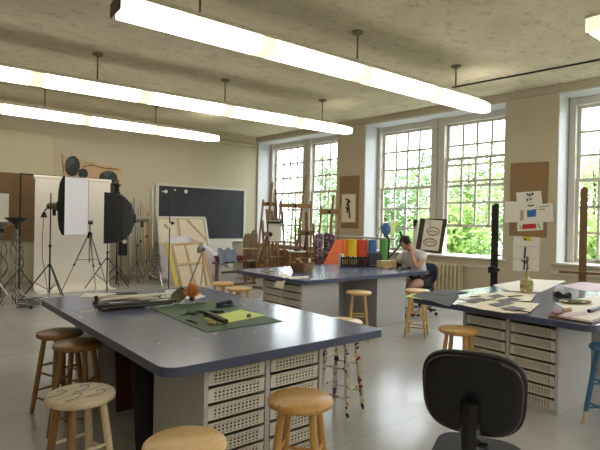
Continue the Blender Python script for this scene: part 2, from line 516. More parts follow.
GL = []
def sash(mb, s0, s1, o, z0, z1, rows, cols, fr=.055):
    th = .04
    wbox(mb, s0, s0+fr, o, o+th, z0, z1); wbox(mb, s1-fr, s1, o, o+th, z0, z1)
    wbox(mb, s0+fr, s1-fr, o, o+th, z0, z0+fr); wbox(mb, s0+fr, s1-fr, o, o+th, z1-fr, z1)
    for c in range(1, cols):
        x = s0+fr + (s1-s0-2*fr)*c/cols
        wbox(mb, x-.021, x+.021, o+.003, o+th-.003, z0+fr, z1-fr)
    for r in range(1, rows):
        z = z0+fr + (z1-z0-2*fr)*r/rows
        wbox(mb, s0+fr, s1-fr, o+.003, o+th-.003, z-.021, z+.021)
wi = 0
def window(s0, s1, pad0, pad1, up=0.0):
    """one double hung twelve-over-twelve window; glass spans s0..s1, lower sash raised by up"""
    global wi
    wi += 1
    root = bpy.data.objects.new('window_%d' % wi, None); COL.objects.link(root)
    root.location = W((s0+s1)/2, .55, SILL+.036); root['kind'] = 'structure'
    f = MB()
    zb, zt = SILL+.036, HEAD-.014
    wbox(f, pad0, s0-.06, .50, .63, zb, zt); wbox(f, s1+.06, pad1, .50, .63, zb, zt)
    wbox(f, pad0+.02, s0-.06, .465, .50, zb, zt); wbox(f, s1+.06, pad1-.02, .465, .50, zb, zt)
    wbox(f, s0-.06, s1+.06, .50, .63, zt-.13, zt); wbox(f, s0-.06, s1+.06, .50, .65, zb, zb+.012)
    f.build('window_frame', 'trim', root, world=True, flat=True)
    zm = 2.31
    z_top = zt-.131
    u = MB(); sash(u, s0-.058, s1+.058, .585, zm-.03, z_top, 3, 4); u.build('upper_sash', 'trim', root, world=True, flat=True)
    l = MB(); sash(l, s0-.058, s1+.058, .535, zb+.014+up, zm+.03+up, 3, 4); l.build('lower_sash', 'trim', root, world=True, flat=True)
    g = MB(); wbox(g, s0-.03, s1+.03, .603, .607, zm, z_top-.03); g.build('upper_glass', 'glass', root, world=True, flat=True)
    g = MB(); wbox(g, s0-.03, s1+.03, .553, .557, zb+.03+up, zm+up); g.build('lower_glass', 'glass', root, world=True, flat=True)
    k = MB(); sm = (s0+s1)/2
    for q in (sm-.3, sm+.3): wbox(k, q-.04, q+.04, .505, .534, zb+.03+up, zb+.05+up)
    k.build('sash_lift', 'steel', root, world=True)
WIN = ((.22, 1.40, .056, 1.61, 0), (1.82, 2.96, 1.61, 3.155, 0), (4.20, 5.46, 4.05, 5.68, 0), (5.90, 7.14, 5.68, 7.345, .57),
       (8.475, 9.71, 8.295, 9.93, 0), (10.15, 11.39, 9.93, 11.585, 0), (12.6, 13.84, 12.415, 14.05, 0), (14.26, 15.5, 14.05, 15.685, 0))
for s0, s1, p0, p1, up in WIN: window(s0, s1, p0, p1, up)
for s0, s1, p0, p1, up in WIN:
    ld = bpy.data.lights.new('window_daylight', 'AREA')
    ld.shape = 'RECTANGLE'; ld.size = s1-s0; ld.size_y = 2.75
    ld.cycles.is_portal = True
    lo = bpy.data.objects.new('window_daylight', ld); COL.objects.link(lo)
    lo.location = W((s0+s1)/2, .70, 2.22)
    lo.rotation_euler = (-WN).to_track_quat('-Z', 'Z').to_euler()

# back wall fixed boards
p = MB().bb(-1.2, 2.73, 11.955, 11.999, 1.0, 3.33)
struct(p, 'trim_14', 'panel', bev=.01)
# ================================================================== CEILING LIGHTS
def light_row(x0, x1, y0, y1, joints, rods, label, dims=(), cap='brownh'):
    root = thing('pendant_fluorescent_light', (x0, y0, 3.2), label, 'ceiling light', group='pendant fluorescent light rows')
    d = Vector((x1-x0, y1-y0, 0)).normalized(); n = Vector((-d.y, d.x, 0))
    yy = lambda x: y0 + (y1-y0)*(x-x0)/(x1-x0)
    zb, zt, w = 3.32, 3.46, .15
    prof = [(-w, zt), (-w*1.0, zt-.06), (-w*.82, zb+.012), (-w*.6, zb), (w*.6, zb), (w*.82, zb+.012), (w, zt-.06), (w, zt)]
    def seg(a, b, taper=False):
        mb = MB(); vs = []
        st = [(a, .985, 1), (a+.02, 1, 1), (b-.02, 1, 1), (b, .985, 1)]
        if taper: st = [(a, .97, 1), (a+.05, 1, 1), (b-.60, 1, 1), (b-.36, .90, 1), (b-.18, .68, .97), (b-.06, .40, .88), (b, .16, .72)]
        for x, k, kh in st:
            c = Vector((x, yy(x), 0))
            for q, z in prof: vs.append(c + n*q*k + Vector((0, 0, zt + (z-zt)*kh)))
        m = len(prof); fs = []
        ns = len(st)-1
        for i in range(ns):
            for k in range(m-1): fs.append((i*m+k, (i+1)*m+k, (i+1)*m+k+1, i*m+k+1))
            fs.append((i*m+m-1, (i+1)*m+m-1, (i+1)*m, i*m))
        fs.append(tuple(range(m))); fs.append(tuple(ns*m+k for k in range(m-1, -1, -1)))
        mb.add(vs, fs); return mb
    xs = [x0]+list(joints)+[x1]
    for i in range(len(xs)-1):
        seg(xs[i]+(.09 if i else .03), xs[i+1]-.09, i == len(xs)-2).build('lens', 'lens2' if i in dims else 'lens', root, world=True, ang=50)
    for x in joints:
        seg(x-.089, x+.089).build('joint_band', 'lensend', root, world=True, ang=50)
    h = MB()
    a, b = Vector((x0, y0, zt+.025)), Vector((x1-.62, y1 + (y0-y1)*.62/(x1-x0), zt+.025))
    h.bar(a, b, .315, .045, side=n)
    h.build('housing', 'lamptop', root, world=True)
    for x, dd in ((x0, -1),):
        e = MB(); c = Vector((x, yy(x), 0)) + d*(.012*dd)
        e.bar(c - d*.008 + Vector((0, 0, (zb+zt)/2+.012)), c + d*.008 + Vector((0, 0, (zb+zt)/2+.012)), .285, .135, side=n)
        e.build('end_cap', cap, root, world=True, bev=.006)
    for x in rods:
        r = MB(); c = Vector((x, yy(x), 0))
        r.tube([c+Vector((0, 0, zt+.048)), c+Vector((0, 0, CEIL-.03))], .012)
        r.build('rod', 'rod', root, world=True)
        r = MB().lathe([(.02, CEIL-.05), (.075, CEIL-.022), (.08, CEIL-.001)], c, 16)
        r.build('ceiling_rose', 'rod', root, world=True)
    return root
light_row(1.55, 7.69, 4.55, 4.32, (3.13, 4.63, 6.10), (2.37, 4.57, 6.67), 'nearest long glowing pendant light row, with a dark end cap at left', dims=(1,))
light_row(-.02, 7.49, 7.78, 7.29, (1.52, 3.02, 4.48, 5.97), (.2, 2.33, 4.44, 6.6), 'middle long glowing pendant light row running to the second pair of windows', dims=(4,))
light_row(-.1, 5.99, 10.2, 10.19, (1.4, 2.91, 4.38), (.05, 2.17, 4.34), 'farthest shorter glowing pendant light row above the backdrop')
light_row(5.10, 8.6, 1.78, 1.70, (6.5, 7.8), (5.6, 7.5), 'end of a glowing pendant light just showing at the top right corner', cap='lensend')
light_row(-2.2, 6.6, -.7, -.8, (-.7, .8, 2.3, 3.8, 5.3), (-1.5, 1.5, 4.5), 'glowing pendant light row overhead behind the viewer')
light_row(-2.2, 6.6, -2.9, -3.0, (-.7, .8, 2.3, 3.8, 5.3), (-1.5, 1.5, 4.5), 'rearmost glowing pendant light row behind the viewer')
tag(MB().bar(P(604, 59, z=CEIL-.014), P(437, 90.5, z=CEIL-.014), .024, .024).build('ceiling_cable', 'blackp'), 'thin black cable running across the ceiling near the windows', 'cable')
tag(MB().tube([(-1, 11.9, 3.665), (8.1, 11.9, 3.665)], .065, 14).build('ceiling_pipe', 'dtrim'), 'horizontal cream pipe along the top of the back wall', 'pipe')

# ================================================================== WORK TABLES
TZ = .76
def rounded(x0, x1, y0, y1, rs, n=8):
    pts = []
    for (cx, cy, a0, r) in ((x0, y0, PI, rs[0]), (x1, y0, 1.5*PI, rs[1]), (x1, y1, 0, rs[2]), (x0, y1, .5*PI, rs[3])):
        ccx = cx + (r if cx == x0 else -r); ccy = cy + (r if cy == y0 else -r)
        for k in range(n+1):
            a = a0 + .5*PI*k/n
            pts.append((ccx + r*math.cos(a), ccy + r*math.sin(a)))
    return pts
def worktop(x0, x1, y0, y1, label, rs=(.1, .03, .03, .1)):
    root = thing('worktop', ((x0+x1)/2, (y0+y1)/2, TZ-.05), label, 'work table')
    pl = rounded(x0, x1, y0, y1, rs)
    MB().prism(pl, TZ-.004, TZ).build('table_surface', 'top', root, world=True)
    MB().prism(pl, TZ-.05, TZ-.0045).build('edge_band', 'edge', root, world=True)
    return root
worktop(1.0, 2.56, 2.19, 4.78, 'blue-grey worktop of the nearest table, with green mat and tools')
worktop(3.86, 6.42, 4.58, 6.2, 'blue-grey worktop of the far table where the person sits')
worktop(3.90, 6.45, 1.37, 3.02, 'blue-grey worktop of the right table strewn with papers')

# drawer cabinets: local x along the drawer fronts, local -y faces out
def make_cabinet(loc, rz, label):
    root = thing('drawer_cabinet', loc, label, 'drawer cabinet', rz, 'drawer cabinets under the worktops')
    wd, dp, h = .84, .64, TZ-.052
    c = MB()
    for x in (-wd/2+.0125, wd/2-.0125): c.box((x, dp/2, h/2), (.025, dp, h))
    c.box((0, dp/2, h/2), (.03, dp-.02, h))
    c.box((0, dp/2, .012), (wd-.05, dp-.02, .02)); c.box((0, dp-.01, h/2), (wd-.05, .015, h-.03))
    c.box((0, dp/2, h-.012), (wd-.05, dp-.02, .02))
    c.build('carcass', 'carc', root, flat=True)
    tr = MB(); w2, d2, hh, t = .365, .55, .076, .004
    tr.box((0, t/2, hh/2), (w2, t, hh)); tr.box((0, d2-t/2, hh/2), (w2, t, hh))
    for x in (-w2/2+t/2, w2/2-t/2): tr.box((x, d2/2, hh/2), (t, d2-2*t, hh))
    tr.box((0, d2/2, t/2), (w2-2*t, d2-2*t, t)); tr.box((0, -.003, hh-.006), (w2, .008, .010))
    first = None
    for ix in (-1, 1):
        for k in range(7):
            x = ix*.206; z = .026 + k*.0935
            if first is None:
                first = tr.build('drawer', 'perf', root); o = first
            else:
                o = first.copy(); COL.objects.link(o); o.parent = root
            o.location = (x, .012, z+.003)
    return root
CAB = make_cabinet((1.69, 2.30, 0), 0, 'white drawer cabinet facing out at the front end of the nearest table')
dup(CAB, (1.69, 4.66, 0), PI, 'drawer cabinet under the far end of the nearest table behind the brown stools')
dup(CAB, (4.007, 2.074, 0), -PI/2, 'white drawer cabinet under the left end of the right table behind the black chair')
dup(CAB, (6.30, 2.074, 0), PI/2, 'drawer cabinet under the hidden right end of the paper strewn table')
dup(CAB, (3.93, 5.11, 0), -PI/2, 'drawer cabinet under the left end of the far table below the basket')
dup(CAB, (5.97, 5.11, 0), PI/2, 'drawer cabinet with plain grey side beside the seated person')
# knee-space dividers
def knee(name, x0, x1, y0, y1, label, px=None, py=None):
    tag(MB().bb(x0, x1, y0, y1, 0, TZ-.052).build(name, 'carc', flat=True), label, 'panel')
knee('support_panel', 1.66, 1.69, 2.945, 4.015, 'grey support panel inside the knee space of the nearest table')
knee('support_panel', 4.575, 5.325, 5.35, 5.38, 'grey support panel in the knee space of the far table')
knee('support_panel', 4.652, 5.655, 2.06, 2.09, 'grey support panel in the knee space of the right table')
tag(MB().bb(1.615, 1.635, 2.945, 4.015, 0, .10).build('plinth_board', 'carc'), 'low grey plinth board along the floor under the nearest table', 'plinth')
# boards leaning in the knee spaces
def lean_board(name, p0, p1, top, th, m, label, cat, lean=(0, 0)):
    """upright board whose foot runs p0 to p1, top edge at height top, leaned by (dx,dy)"""
    p0, p1 = Vector(p0), Vector(p1); L = Vector((lean[0], lean[1], top))
    mb = MB(); nn = (p1-p0).cross(L).normalized()*th
    a = [p0, p1, p1+L, p0+L]; vs = a+[q+nn for q in a]
    mb.add(vs, [(0, 1, 2, 3), (7, 6, 5, 4), (0, 4, 5, 1), (1, 5, 6, 2), (2, 6, 7, 3), (3, 7, 4, 0)])
    return tag(mb.build(name, m), label, cat)
lean_board('drawing_board', (1.19, 2.995, 0.002), (1.62, 2.995, .002), .58, -.014, 'blackmatte', 'black board leaning under the nearest table beside the drawer cabinet', 'board', (-.035, .02))
lean_board('drawing_board', (1.325, 3.74, .002), (1.60, 3.74, .002), .66, -.014, 'redbrown', 'dark red-brown board leaning under the nearest table', 'board', (-.01, .05))
lean_board('drawing_board', (4.60, 4.80, .002), (4.63, 5.05, .002), .44, .015, 'redbrown', 'short dark brown board leaning in the far table knee space', 'board', (-.015, 0))
lean_board('drawing_board', (4.86, 5.2, .002), (5.02, 5.2, .002), .62, .012, 'redbrown', 'tall narrow dark brown board behind the stool at the far table', 'board', (.0, .12))

# ================================================================== STOOLS
def make_stool(loc, label, seatm, legm, rz=0, cat='stool', group='round wooden stools', hh=.61):
    root = thing('stool', loc, label, cat, rz, group)
    r = .163
    MB().lathe([(.0, hh-.036), (r*.9, hh-.036), (r*.985, hh-.028), (r, hh-.017), (r*.985, hh-.007), (r*.93, hh), (.0, hh)], n=40, cap=False).build('seat', seatm, root, ang=60)
    def leg_pt(k, t):
        a = PI/4 + k*PI/2
        rr = .105 + (.185-.105)*t
        return Vector((rr*math.cos(a), rr*math.sin(a), (hh-.037)*(1-t)))
    for k in range(4):
        a, b = leg_pt(k, 0), leg_pt(k, 1)
        MB().tube([a, a.lerp(b, .3), a.lerp(b, .75), b], [.0165, .019, .0185, .014], 10).build('leg', legm, root)
    for k in range(4):
        for t in ((.38, .70) if k % 2 == 0 else (.46, .78)):
            a, b = leg_pt(k, t), leg_pt((k+1) % 4, t)
            MB().tube([a, a.lerp(b, .5), b], [.007, .010, .007], 8).build('rung', legm, root)
    return root
ST = make_stool((.985, 4.02, 0), 'dark brown wooden stool farthest back at the left of the nearest table', 'brownwood', 'brownwood', .35)
def stool(loc, label, seatm, legm, rz):
    o = dup(ST, (loc[0], loc[1], 0), rz, label)
    swap(o, ('seat',), seatm); swap(o, ('leg', 'rung'), legm)
    return o
stool((1.0, 3.60), 'dark brown wooden stool just behind the bleached painted stool', 'brownwood', 'brownwood', .9)
s3 = stool((.725, 2.55), 'bleached cream stool with blue-grey scribbles painted on its seat', 'bleach', 'bleach', .2)
for ch in [c for c in s3.children if c.name.startswith('leg')][1:3]: ch.data.materials[0] = M_['brownwood']; ch['label'] = 'unbleached brown leg'
for k, (cx, cy, a) in enumerate([(-.06, .065, .2), (.055, .03, .3), (-.05, -.035, .25), (.05, -.085, .1)]):
    pts = []
    for i in range(25):
        t = i/24
        q = -.3 + t*4.4
        x, y = (cx - .07 + .09*t*2.2, cy - .012*math.sin(t*2.2*PI)) if t < .45 else (cx + .019 + .022*math.sin((t-.45)/.55*4.0), cy - .0 + .022*(1-math.cos((t-.45)/.55*4.0)))
        pts.append(Vector((x*math.cos(a)-y*math.sin(a), x*math.sin(a)+y*math.cos(a), .6105)))
    MB().tube(pts, .0024, 5).build('painted_wave', 'scribble', s3)
for yv in (-.075, 0.0, .08):
    MB().box((0, yv, .6102), (.27, .003, .001), rz=.15).build('plank_line', 'scribble', s3)
stool((.885, 1.745), 'pale wooden stool at the bottom edge in front of the nearest table', 'lightwood', 'lightwood', .5)
stool((1.555, 1.85), 'honey wooden stool in front of the nearest table drawers', 'honey', 'honey', .65)
stool((3.655, 2.315), 'honey wooden stool between the black chair and the right table', 'honey', 'honey', .3)
stool((4.56, 4.32), 'light wooden stool in front of the far table knee space', 'lightwood', 'lightwood', .75)
stool((5.36, 4.02), 'pale wooden stool between the far table and the right table near the seated person', 'lightwood', 'lightwood', .5)
stool((3.56, 5.98), 'light wooden stool behind the nearest table, left of a pair there', 'lightwood', 'lightwood', .1)
stool((3.47, 5.42), 'light wooden stool behind the nearest table, right of a pair there', 'lightwood', 'honey', .4)
make_stool((2.73, 2.76, 0), 'tall white paint-splattered stool at the right side of the nearest table', 'lightwood', 'splat', .30, hh=.705)
bs_ = stool((4.06, 1.29), 'blue painted stool with whitish leg tips at the right edge', 'blue', 'blue', 1.11)
for ch in [c for c in bs_.children if c.name.startswith('leg')]:
    vs = [v.co for v in ch.data.vertices]; n = 10
    a = sum((Vector(v) for v in vs[:n]), Vector())/n; b = sum((Vector(v) for v in vs[-n:]), Vector())/n
    MB().tube([a.lerp(b, .72), b - Vector((0, 0, .0))], [.0182, .0155], 10).build('painted_tip', 'bleach', ch)
# ================================================================== OFFICE CHAIRS
def office_chair(loc, rz, label, shell, pad, sc_=1.0, bz=.735, sh=.47):
    """faces local -y; the backrest stands at local y = .2"""
    root = thing('office_chair', loc, label, 'office chair', rz)
    # backrest: rounded slab, slightly tilted back
    def slab(w, h, th, yc, name, m, exp=3.2, crown=.02):
        mb = MB(); n = 40; rings = []
        for (k, yy) in ((.90, -th/2), (.975, -th*.38), (1, -th*.12), (1, th*.12), (.975, th*.38), (.88, th/2)):
            ring = []
            for i in range(n):
                t = 2*PI*i/n
                cx = abs(math.cos(t))**(2/exp)*(1 if math.cos(t) >= 0 else -1)
                cz = abs(math.sin(t))**(2/exp)*(1 if math.sin(t) >= 0 else -1)
                wz = 1 + .04*cz
                z = cz*h/2*k
                x = cx*w/2*k*wz
                ring.append(Vector((x, yy + yc + crown*(-(x/(w/2))**2)*1.0 + z*.12, bz + z)))
            rings.append(ring)
        vs = [p for r in rings for p in r]; fs = []
        for j in range(len(rings)-1):
            for i in range(n): fs.append((j*n+i, j*n+(i+1) % n, (j+1)*n+(i+1) % n, (j+1)*n+i))
        fs.append(tuple(range(n-1, -1, -1))); fs.append(tuple((len(rings)-1)*n+i for i in range(n)))
        mb.add(vs, fs); return mb.build(name, m, root, ang=50)
    slab(.455*sc_, .39*sc_, .055, .195, 'back_cushion', pad)
    slab(.425*sc_, .36*sc_, .03, .236, 'back_shell', shell)
    MB().tube([(0, .265, bz-.02), (0, .272, bz-.16), (0, .25, bz-.25), (0, .15, sh-.07), (0, .02, sh-.075)], [.04, .045, .042, .036, .03], 8).build('back_support', shell, root)
    k = MB(); k.tube([(-.075, .262, bz-.20), (-.01, .262, bz-.20)], .013, 10); k.build('tilt_knob', shell, root)
    # seat
    pl = rounded(-.215, .215, -.28, .16, (.12, .12, .09, .09))
    MB().prism(pl, sh-.065, sh).build('seat', pad, root, bev=.022, seg=3)
    MB().prism(rounded(-.20, .20, -.26, .15, (.1, .1, .08, .08)), sh-.085, sh-.064).build('seat_pan', shell, root)
    MB().tube([(.10, .02, sh-.10), (.2, .03, sh-.105), (.29, .05, sh-.10)], [.008, .008, .012], 8).build('height_lever', shell, root)
    g = MB(); g.lathe([(.027, .10), (.027, .24), (.018, .24), (.018, sh-.08)], n=14); g.build('gas_column', 'blackp', root)
    for i in range(5):
        a = 2*PI*i/5 + .3
        d = Vector((math.cos(a), math.sin(a), 0))
        MB().bar(d*.02 + Vector((0, 0, .115)), d*.28 + Vector((0, 0, .085)), .045, .03).build('base_arm', shell, root, bev=.006)
        MB().lathe([(.012, -.022), (.026, -.02), (.028, 0), (.026, .02), (.012, .022)], d*.285 + Vector((0, 0, .03)), 14, Matrix.Rotation(a, 3, 'Z') @ ROT(PI/2, 'X')).build('caster', 'blackp', root)
    return root
chx, chy = 2.01, 1.20
fa = math.atan2(CF.y, CF.x)
def face(dx, dy): return math.atan2(dy, dx) + PI/2     # rotation that turns local -y towards (dx,dy)
_rz = face(CF.x, CF.y) - .45
_back = Vector((-math.sin(_rz)*.23, math.cos(_rz)*.23, 0))
office_chair((chx - _back.x, chy - _back.y, 0), _rz, 'black office chair seen from behind in the foreground', 'blackshell', 'blackmatte', 1.0, bz=.708, sh=.335)
_rz = face(-1, .05)
office_chair((6.74, 5.0, 0), _rz, 'navy office chair the person sits on', 'blackp', 'navyf', .86, bz=.66, sh=.44)

# ================================================================== PERSON
def skin_mesh(verts, edges, radii, root=0, sub=2):
    me = bpy.data.meshes.new('tmp'); me.from_pydata(verts, edges, [])
    o = bpy.data.objects.new('tmp', me); COL.objects.link(o)
    o.modifiers.new('skin', 'SKIN'); m = o.modifiers.new('sub', 'SUBSURF'); m.levels = sub; m.render_levels = sub
    if not me.skin_vertices: me.skin_vertices.new()
    for i, v in enumerate(me.skin_vertices[0].data):
        r = radii[i]; v.radius = r if isinstance(r, tuple) else (r, r)
        v.use_root = (i == root)
    dg = bpy.context.evaluated_depsgraph_get()
    ev = o.evaluated_get(dg)
    m2 = bpy.data.meshes.new_from_object(ev)
    vs = [v.co.copy() for v in m2.vertices]; fs = [tuple(p.vertices) for p in m2.polygons]
    bpy.data.objects.remove(o)
    return vs, fs
per = thing('person', (6.62, 5.0, 0), 'person in a white T-shirt seated at the far table, resting head on hand', 'person')
BV = [(6.74, 5.0, .53), (6.72, 5.0, .66), (6.63, 5.0, .84), (6.55, 5.01, .98), (6.50, 5.02, 1.05), (6.455, 5.03, 1.10),
      (6.585, 4.84, .975), (6.47, 4.78, .88), (6.37, 4.80, .79), (6.37, 4.87, .93), (6.385, 4.925, 1.055),
      (6.565, 5.19, .965), (6.46, 5.27, .86), (6.36, 5.29, .785), (6.24, 5.22, .785), (6.15, 5.165, .785),
      (6.70, 4.905, .52), (6.50, 4.885, .525), (6.31, 4.87, .51), (6.335, 4.87, .30), (6.37, 4.87, .085), (6.24, 4.865, .045),
      (6.70, 5.095, .52), (6.50, 5.115, .525), (6.33, 5.12, .51), (6.40, 5.12, .30), (6.45, 5.12, .085), (6.32, 5.12, .045)]
BE = [(0, 1), (1, 2), (2, 3), (3, 4), (4, 5), (3, 6), (6, 7), (7, 8), (8, 9), (9, 10), (3, 11), (11, 12), (12, 13), (13, 14), (14, 15),
      (0, 16), (16, 17), (17, 18), (18, 19), (19, 20), (20, 21), (0, 22), (22, 23), (23, 24), (24, 25), (25, 26), (26, 27)]
BR = [.125, .11, .115, .10, .05, .048, .062, .046, .040, .036, .028, .062, .046, .040, .036, .028,
      .088, .078, .058, .052, .036, .04, .088, .078, .058, .052, .036, .04]
vs, fs = skin_mesh(BV, BE, BR)
body = MB().add(vs, fs)
# head: shaped sphere looking down and towards -x
hc = Vector((6.375, 5.035, 1.165))
hx = Vector((-.80, -.22, -.55)).normalized()            # face direction
hy = Vector((0, 0, 1)).cross(hx).normalized(); hz = hx.cross(hy)
def head_pt(a, b):
    x, y, z = math.cos(b)*math.cos(a), math.cos(b)*math.sin(a), math.sin(b)
    w = 1 - .22*max(0, -z)**1.2
    px, py, pz = x*.098*w, y*.076*w, z*.118
    if x > 0: px *= .95
    nose = math.exp(-((a/.16)**2) - (((b+.08)/.2)**2)); px += .024*nose
    chin = math.exp(-((a/.4)**2) - (((b+.85)/.25)**2)); px += .012*chin
    sock = math.exp(-(((abs(a)-.42)/.18)**2) - (((b-.08)/.12)**2)); px -= .010*sock
    lip = math.exp(-((a/.28)**2) - (((b+.48)/.09)**2)); px += .007*lip
    ear = math.exp(-(((abs(a)-1.62)/.14)**2) - ((b/.25)**2)); py += .018*ear*(1 if y > 0 else -1)
    return hc + hx*px + hy*py + hz*pz
hv = []; hf = []; nu, nv = 40, 26
for j in range(nv+1):
    b = -PI/2 + PI*j/nv
    for i in range(nu): hv.append(head_pt(-PI + 2*PI*i/nu, max(min(b, PI/2-.02), -PI/2+.02)))
for j in range(nv):
    for i in range(nu): hf.append((j*nu+i, j*nu+(i+1) % nu, (j+1)*nu+(i+1) % nu, (j+1)*nu+i))
hf.append(tuple(range(nu-1, -1, -1))); hf.append(tuple(nv*nu+i for i in range(nu)))
body.add(hv, hf)
def hand(wrist, palm_dir, side, curl):
    """palm plus five bent fingers"""
    w = Vector(wrist); d = Vector(palm_dir).normalized(); s_ = Vector(side).normalized(); n_ = d.cross(s_)
    body.ell(w + d*.045, (.048, .040, .017), 12, 8, Matrix((d, s_, n_)).transposed())
    for i, L in enumerate((.066, .076, .071, .056)):
        b0 = w + d*.082 + s_*(.030 - .020*i)
        p1 = b0 + d*L*.45 + n_*curl*.008; p2 = p1 + d*L*.3 + n_*curl*.02; p3 = p2 + d*L*.2 + n_*curl*.026
        body.tube([b0 - d*.02, b0, p1, p2, p3], [.0085, .0088, .0082, .0075, .006], 8)
    t0 = w + d*.025 + s_*.034
    body.tube([t0 - s_*.01, t0 + d*.022 + s_*.018, t0 + d*.048 + s_*.024 + n_*curl*.01], [.011, .010, .0075], 8)
hand((6.385, 4.925, 1.055), (.05, .14, 1), (-1, .1, 0), -1)
hand((6.15, 5.165, .785), (-1, -.35, 0), (.3, -1, 0), -.6)
body.build('body', 'skin', per, world=True, ang=80)
# clothes
cv = [0, 1, 2, 3, 4, 6, 7, 11, 12]
cm = {k: i for i, k in enumerate(cv)}
tv = [BV[k] for k in cv]
tv[0] = (6.735, 5.0, .57)
tv[cm[7]] = tuple(Vector(BV[6]).lerp(Vector(BV[7]), .95)); tv[cm[12]] = tuple(Vector(BV[11]).lerp(Vector(BV[12]), .95))
te = [(cm[a], cm[b]) for a, b in BE if a in cm and b in cm]
vs, fs = skin_mesh(tv, te, [.138, .135, .145, .128, .066, .080, .062, .080, .062])
MB().add(vs, fs).build('t_shirt', 'tee', per, world=True, ang=80)
cv = [0, 16, 17, 22, 23]; cm = {k: i for i, k in enumerate(cv)}
tv = [BV[k] for k in cv]; te = [(cm[a], cm[b]) for a, b in BE if a in cm and b in cm]
vs, fs = skin_mesh(tv, te, [.145, .108, .094, .108, .094])
MB().add(vs, fs).build('shorts', 'shorts', per, world=True, ang=80)
for k in (20, 26):
    a = Vector(BV[k]); b = MB()
    b.tube([a + Vector((.055, 0, -.035)), a + Vector((0, 0, -.03)), a + Vector((-.09, 0, -.045)), a + Vector((-.17, 0, -.055))], [.035, .048, .044, .028], 12)
    b.build('shoe', 'shoe', per, world=True)
h = MB(); pv = []; pf = []
for j in range(15):
    b = -.5 + (PI/2-.02+.5)*j/14
    for i in range(31):
        a = PI + (-1 + 2*i/30)*min(PI, 2.1 + 1.3*max(0, b))
        q = head_pt(((a+PI) % (2*PI))-PI, b); pv.append(hc + (q-hc)*1.13 + Vector((0, 0, .002)))
for j in range(14):
    for i in range(30): pf.append((j*31+i, j*31+i+1, (j+1)*31+i+1, (j+1)*31+i))
h.add(pv, pf); h.ell(hc - hx*.10 + hz*.035, (.045, .045, .045), 12, 8)
h.build('hair', 'hair', per, world=True, ang=80)
for sy in (-1, 1):
    e = head_pt(.42*sy, .08); MB().ell(e + hx*.001, (.008, .008, .006), 8, 6).build('eye', 'ink', per, world=True)
m_ = head_pt(0, -.48)
MB().tube([head_pt(-.25, -.47) + hx*.001, m_ + hx*.001, head_pt(.25, -.47) + hx*.001], .003, 6).build('mouth', 'redbrown', per, world=True)

# ================================================================== PHOTO CORNER
def light_stand(loc, h, label, m='blackp', rz=.3, spread=.42, name='light_stand', legz=.55):
    root = thing(name, loc, label, 'light stand', rz)
    p = MB(); p.tube([(0, 0, .10), (0, 0, h*.5)], .015, 10); p.build('lower_tube', m, root)
    MB().tube([(0, 0, h*.5-.02), (0, 0, h)], .0105, 10).build('upper_tube', m, root)
    for z in (h*.5, legz*.98): MB().lathe([(.02, z-.025), (.024, z-.02), (.024, z+.02), (.02, z+.025)], n=12).build('collar', 'blackp', root)
    MB().tube([(.02, 0, h*.5), (.055, 0, h*.5)], .01, 8).build('locking_knob', 'blackp', root)
    for k in range(3):
        a = 2*PI*k/3; d = Vector((math.cos(a), math.sin(a), 0))
        MB().tube([d*.02 + Vector((0, 0, legz)), d*spread + Vector((0, 0, .012))], .011, 8).build('leg', m, root)
        MB().tube([Vector((0, 0, .16)) + d*.012, d*spread*.52 + Vector((0, 0, legz*.49))], .007, 6).build('brace', m, root)
    return root
def softbox(loc, rz, w, h, dp, label, frontm='diff', tilt=0, bracket=False, prof=((0, 1), (.12, 1), (.45, .80), (.75, .50), (.93, .22), (1, .17))):
    """front faces local -y, centre of the front at the origin"""
    root = thing('softbox', loc, label, 'softbox', rz)
    T = ROT(tilt, 'X')
    sh = MB(); n = 4; rings = []
    for (t, k) in prof:
        hw, hh = w/2*k, h/2*k
        if t > .9: hw = hh = .085 + .0*t
        y = dp*t
        b = .02*math.sin(PI*t)
        rings.append([T @ Vector(v) for v in ((-hw, y, -hh), (0, y+b*0, -hh-b), (hw, y, -hh), (hw+b, y, 0), (hw, y, hh), (0, y, hh+b), (-hw, y, hh), (-hw-b, y, 0))])
    vs = [p for r in rings for p in r]; fs = []
    for j in range(len(rings)-1):
        for i in range(8): fs.append((j*8+i, j*8+(i+1) % 8, (j+1)*8+(i+1) % 8, (j+1)*8+i))
    fs.append(tuple((len(rings)-1)*8+i for i in range(8)))
    sh.add(vs, fs).build('fabric_shell', 'blackmatte', root, ang=20)
    MB().box(T @ Vector((0, .008, 0)), (w-.006, .008, h-.006), rot=T).build('diffuser', frontm, root)
    rm = MB()
    MB().lathe([(.075, 0), (.08, .02), (.065, .05), (.058, .24), (.05, .26)], T @ Vector((0, dp-.01, 0)), 18, T @ ROT(-PI/2, 'X')).build('flash_head', 'steel', root)
    MB().bar(T @ Vector((0, dp+.12, -.05)), T @ Vector((0, dp+.12, -.17)), .03, .05).build('mount_bracket', 'blackp', root)
    if bracket:
        b = MB(); b.box((0, dp*.35, h*.45), (.13, .22, .06)); b.build('top_bracket', 'blackp', root)
        b = MB().lathe([(.06, 0), (.06, .05), (.045, .06), (.045, .16), (.07, .17), (.07, .2)], (0, dp*.35, h*.45+.03), 14); b.build('trigger_unit', 'blackmatte', root)
    return root
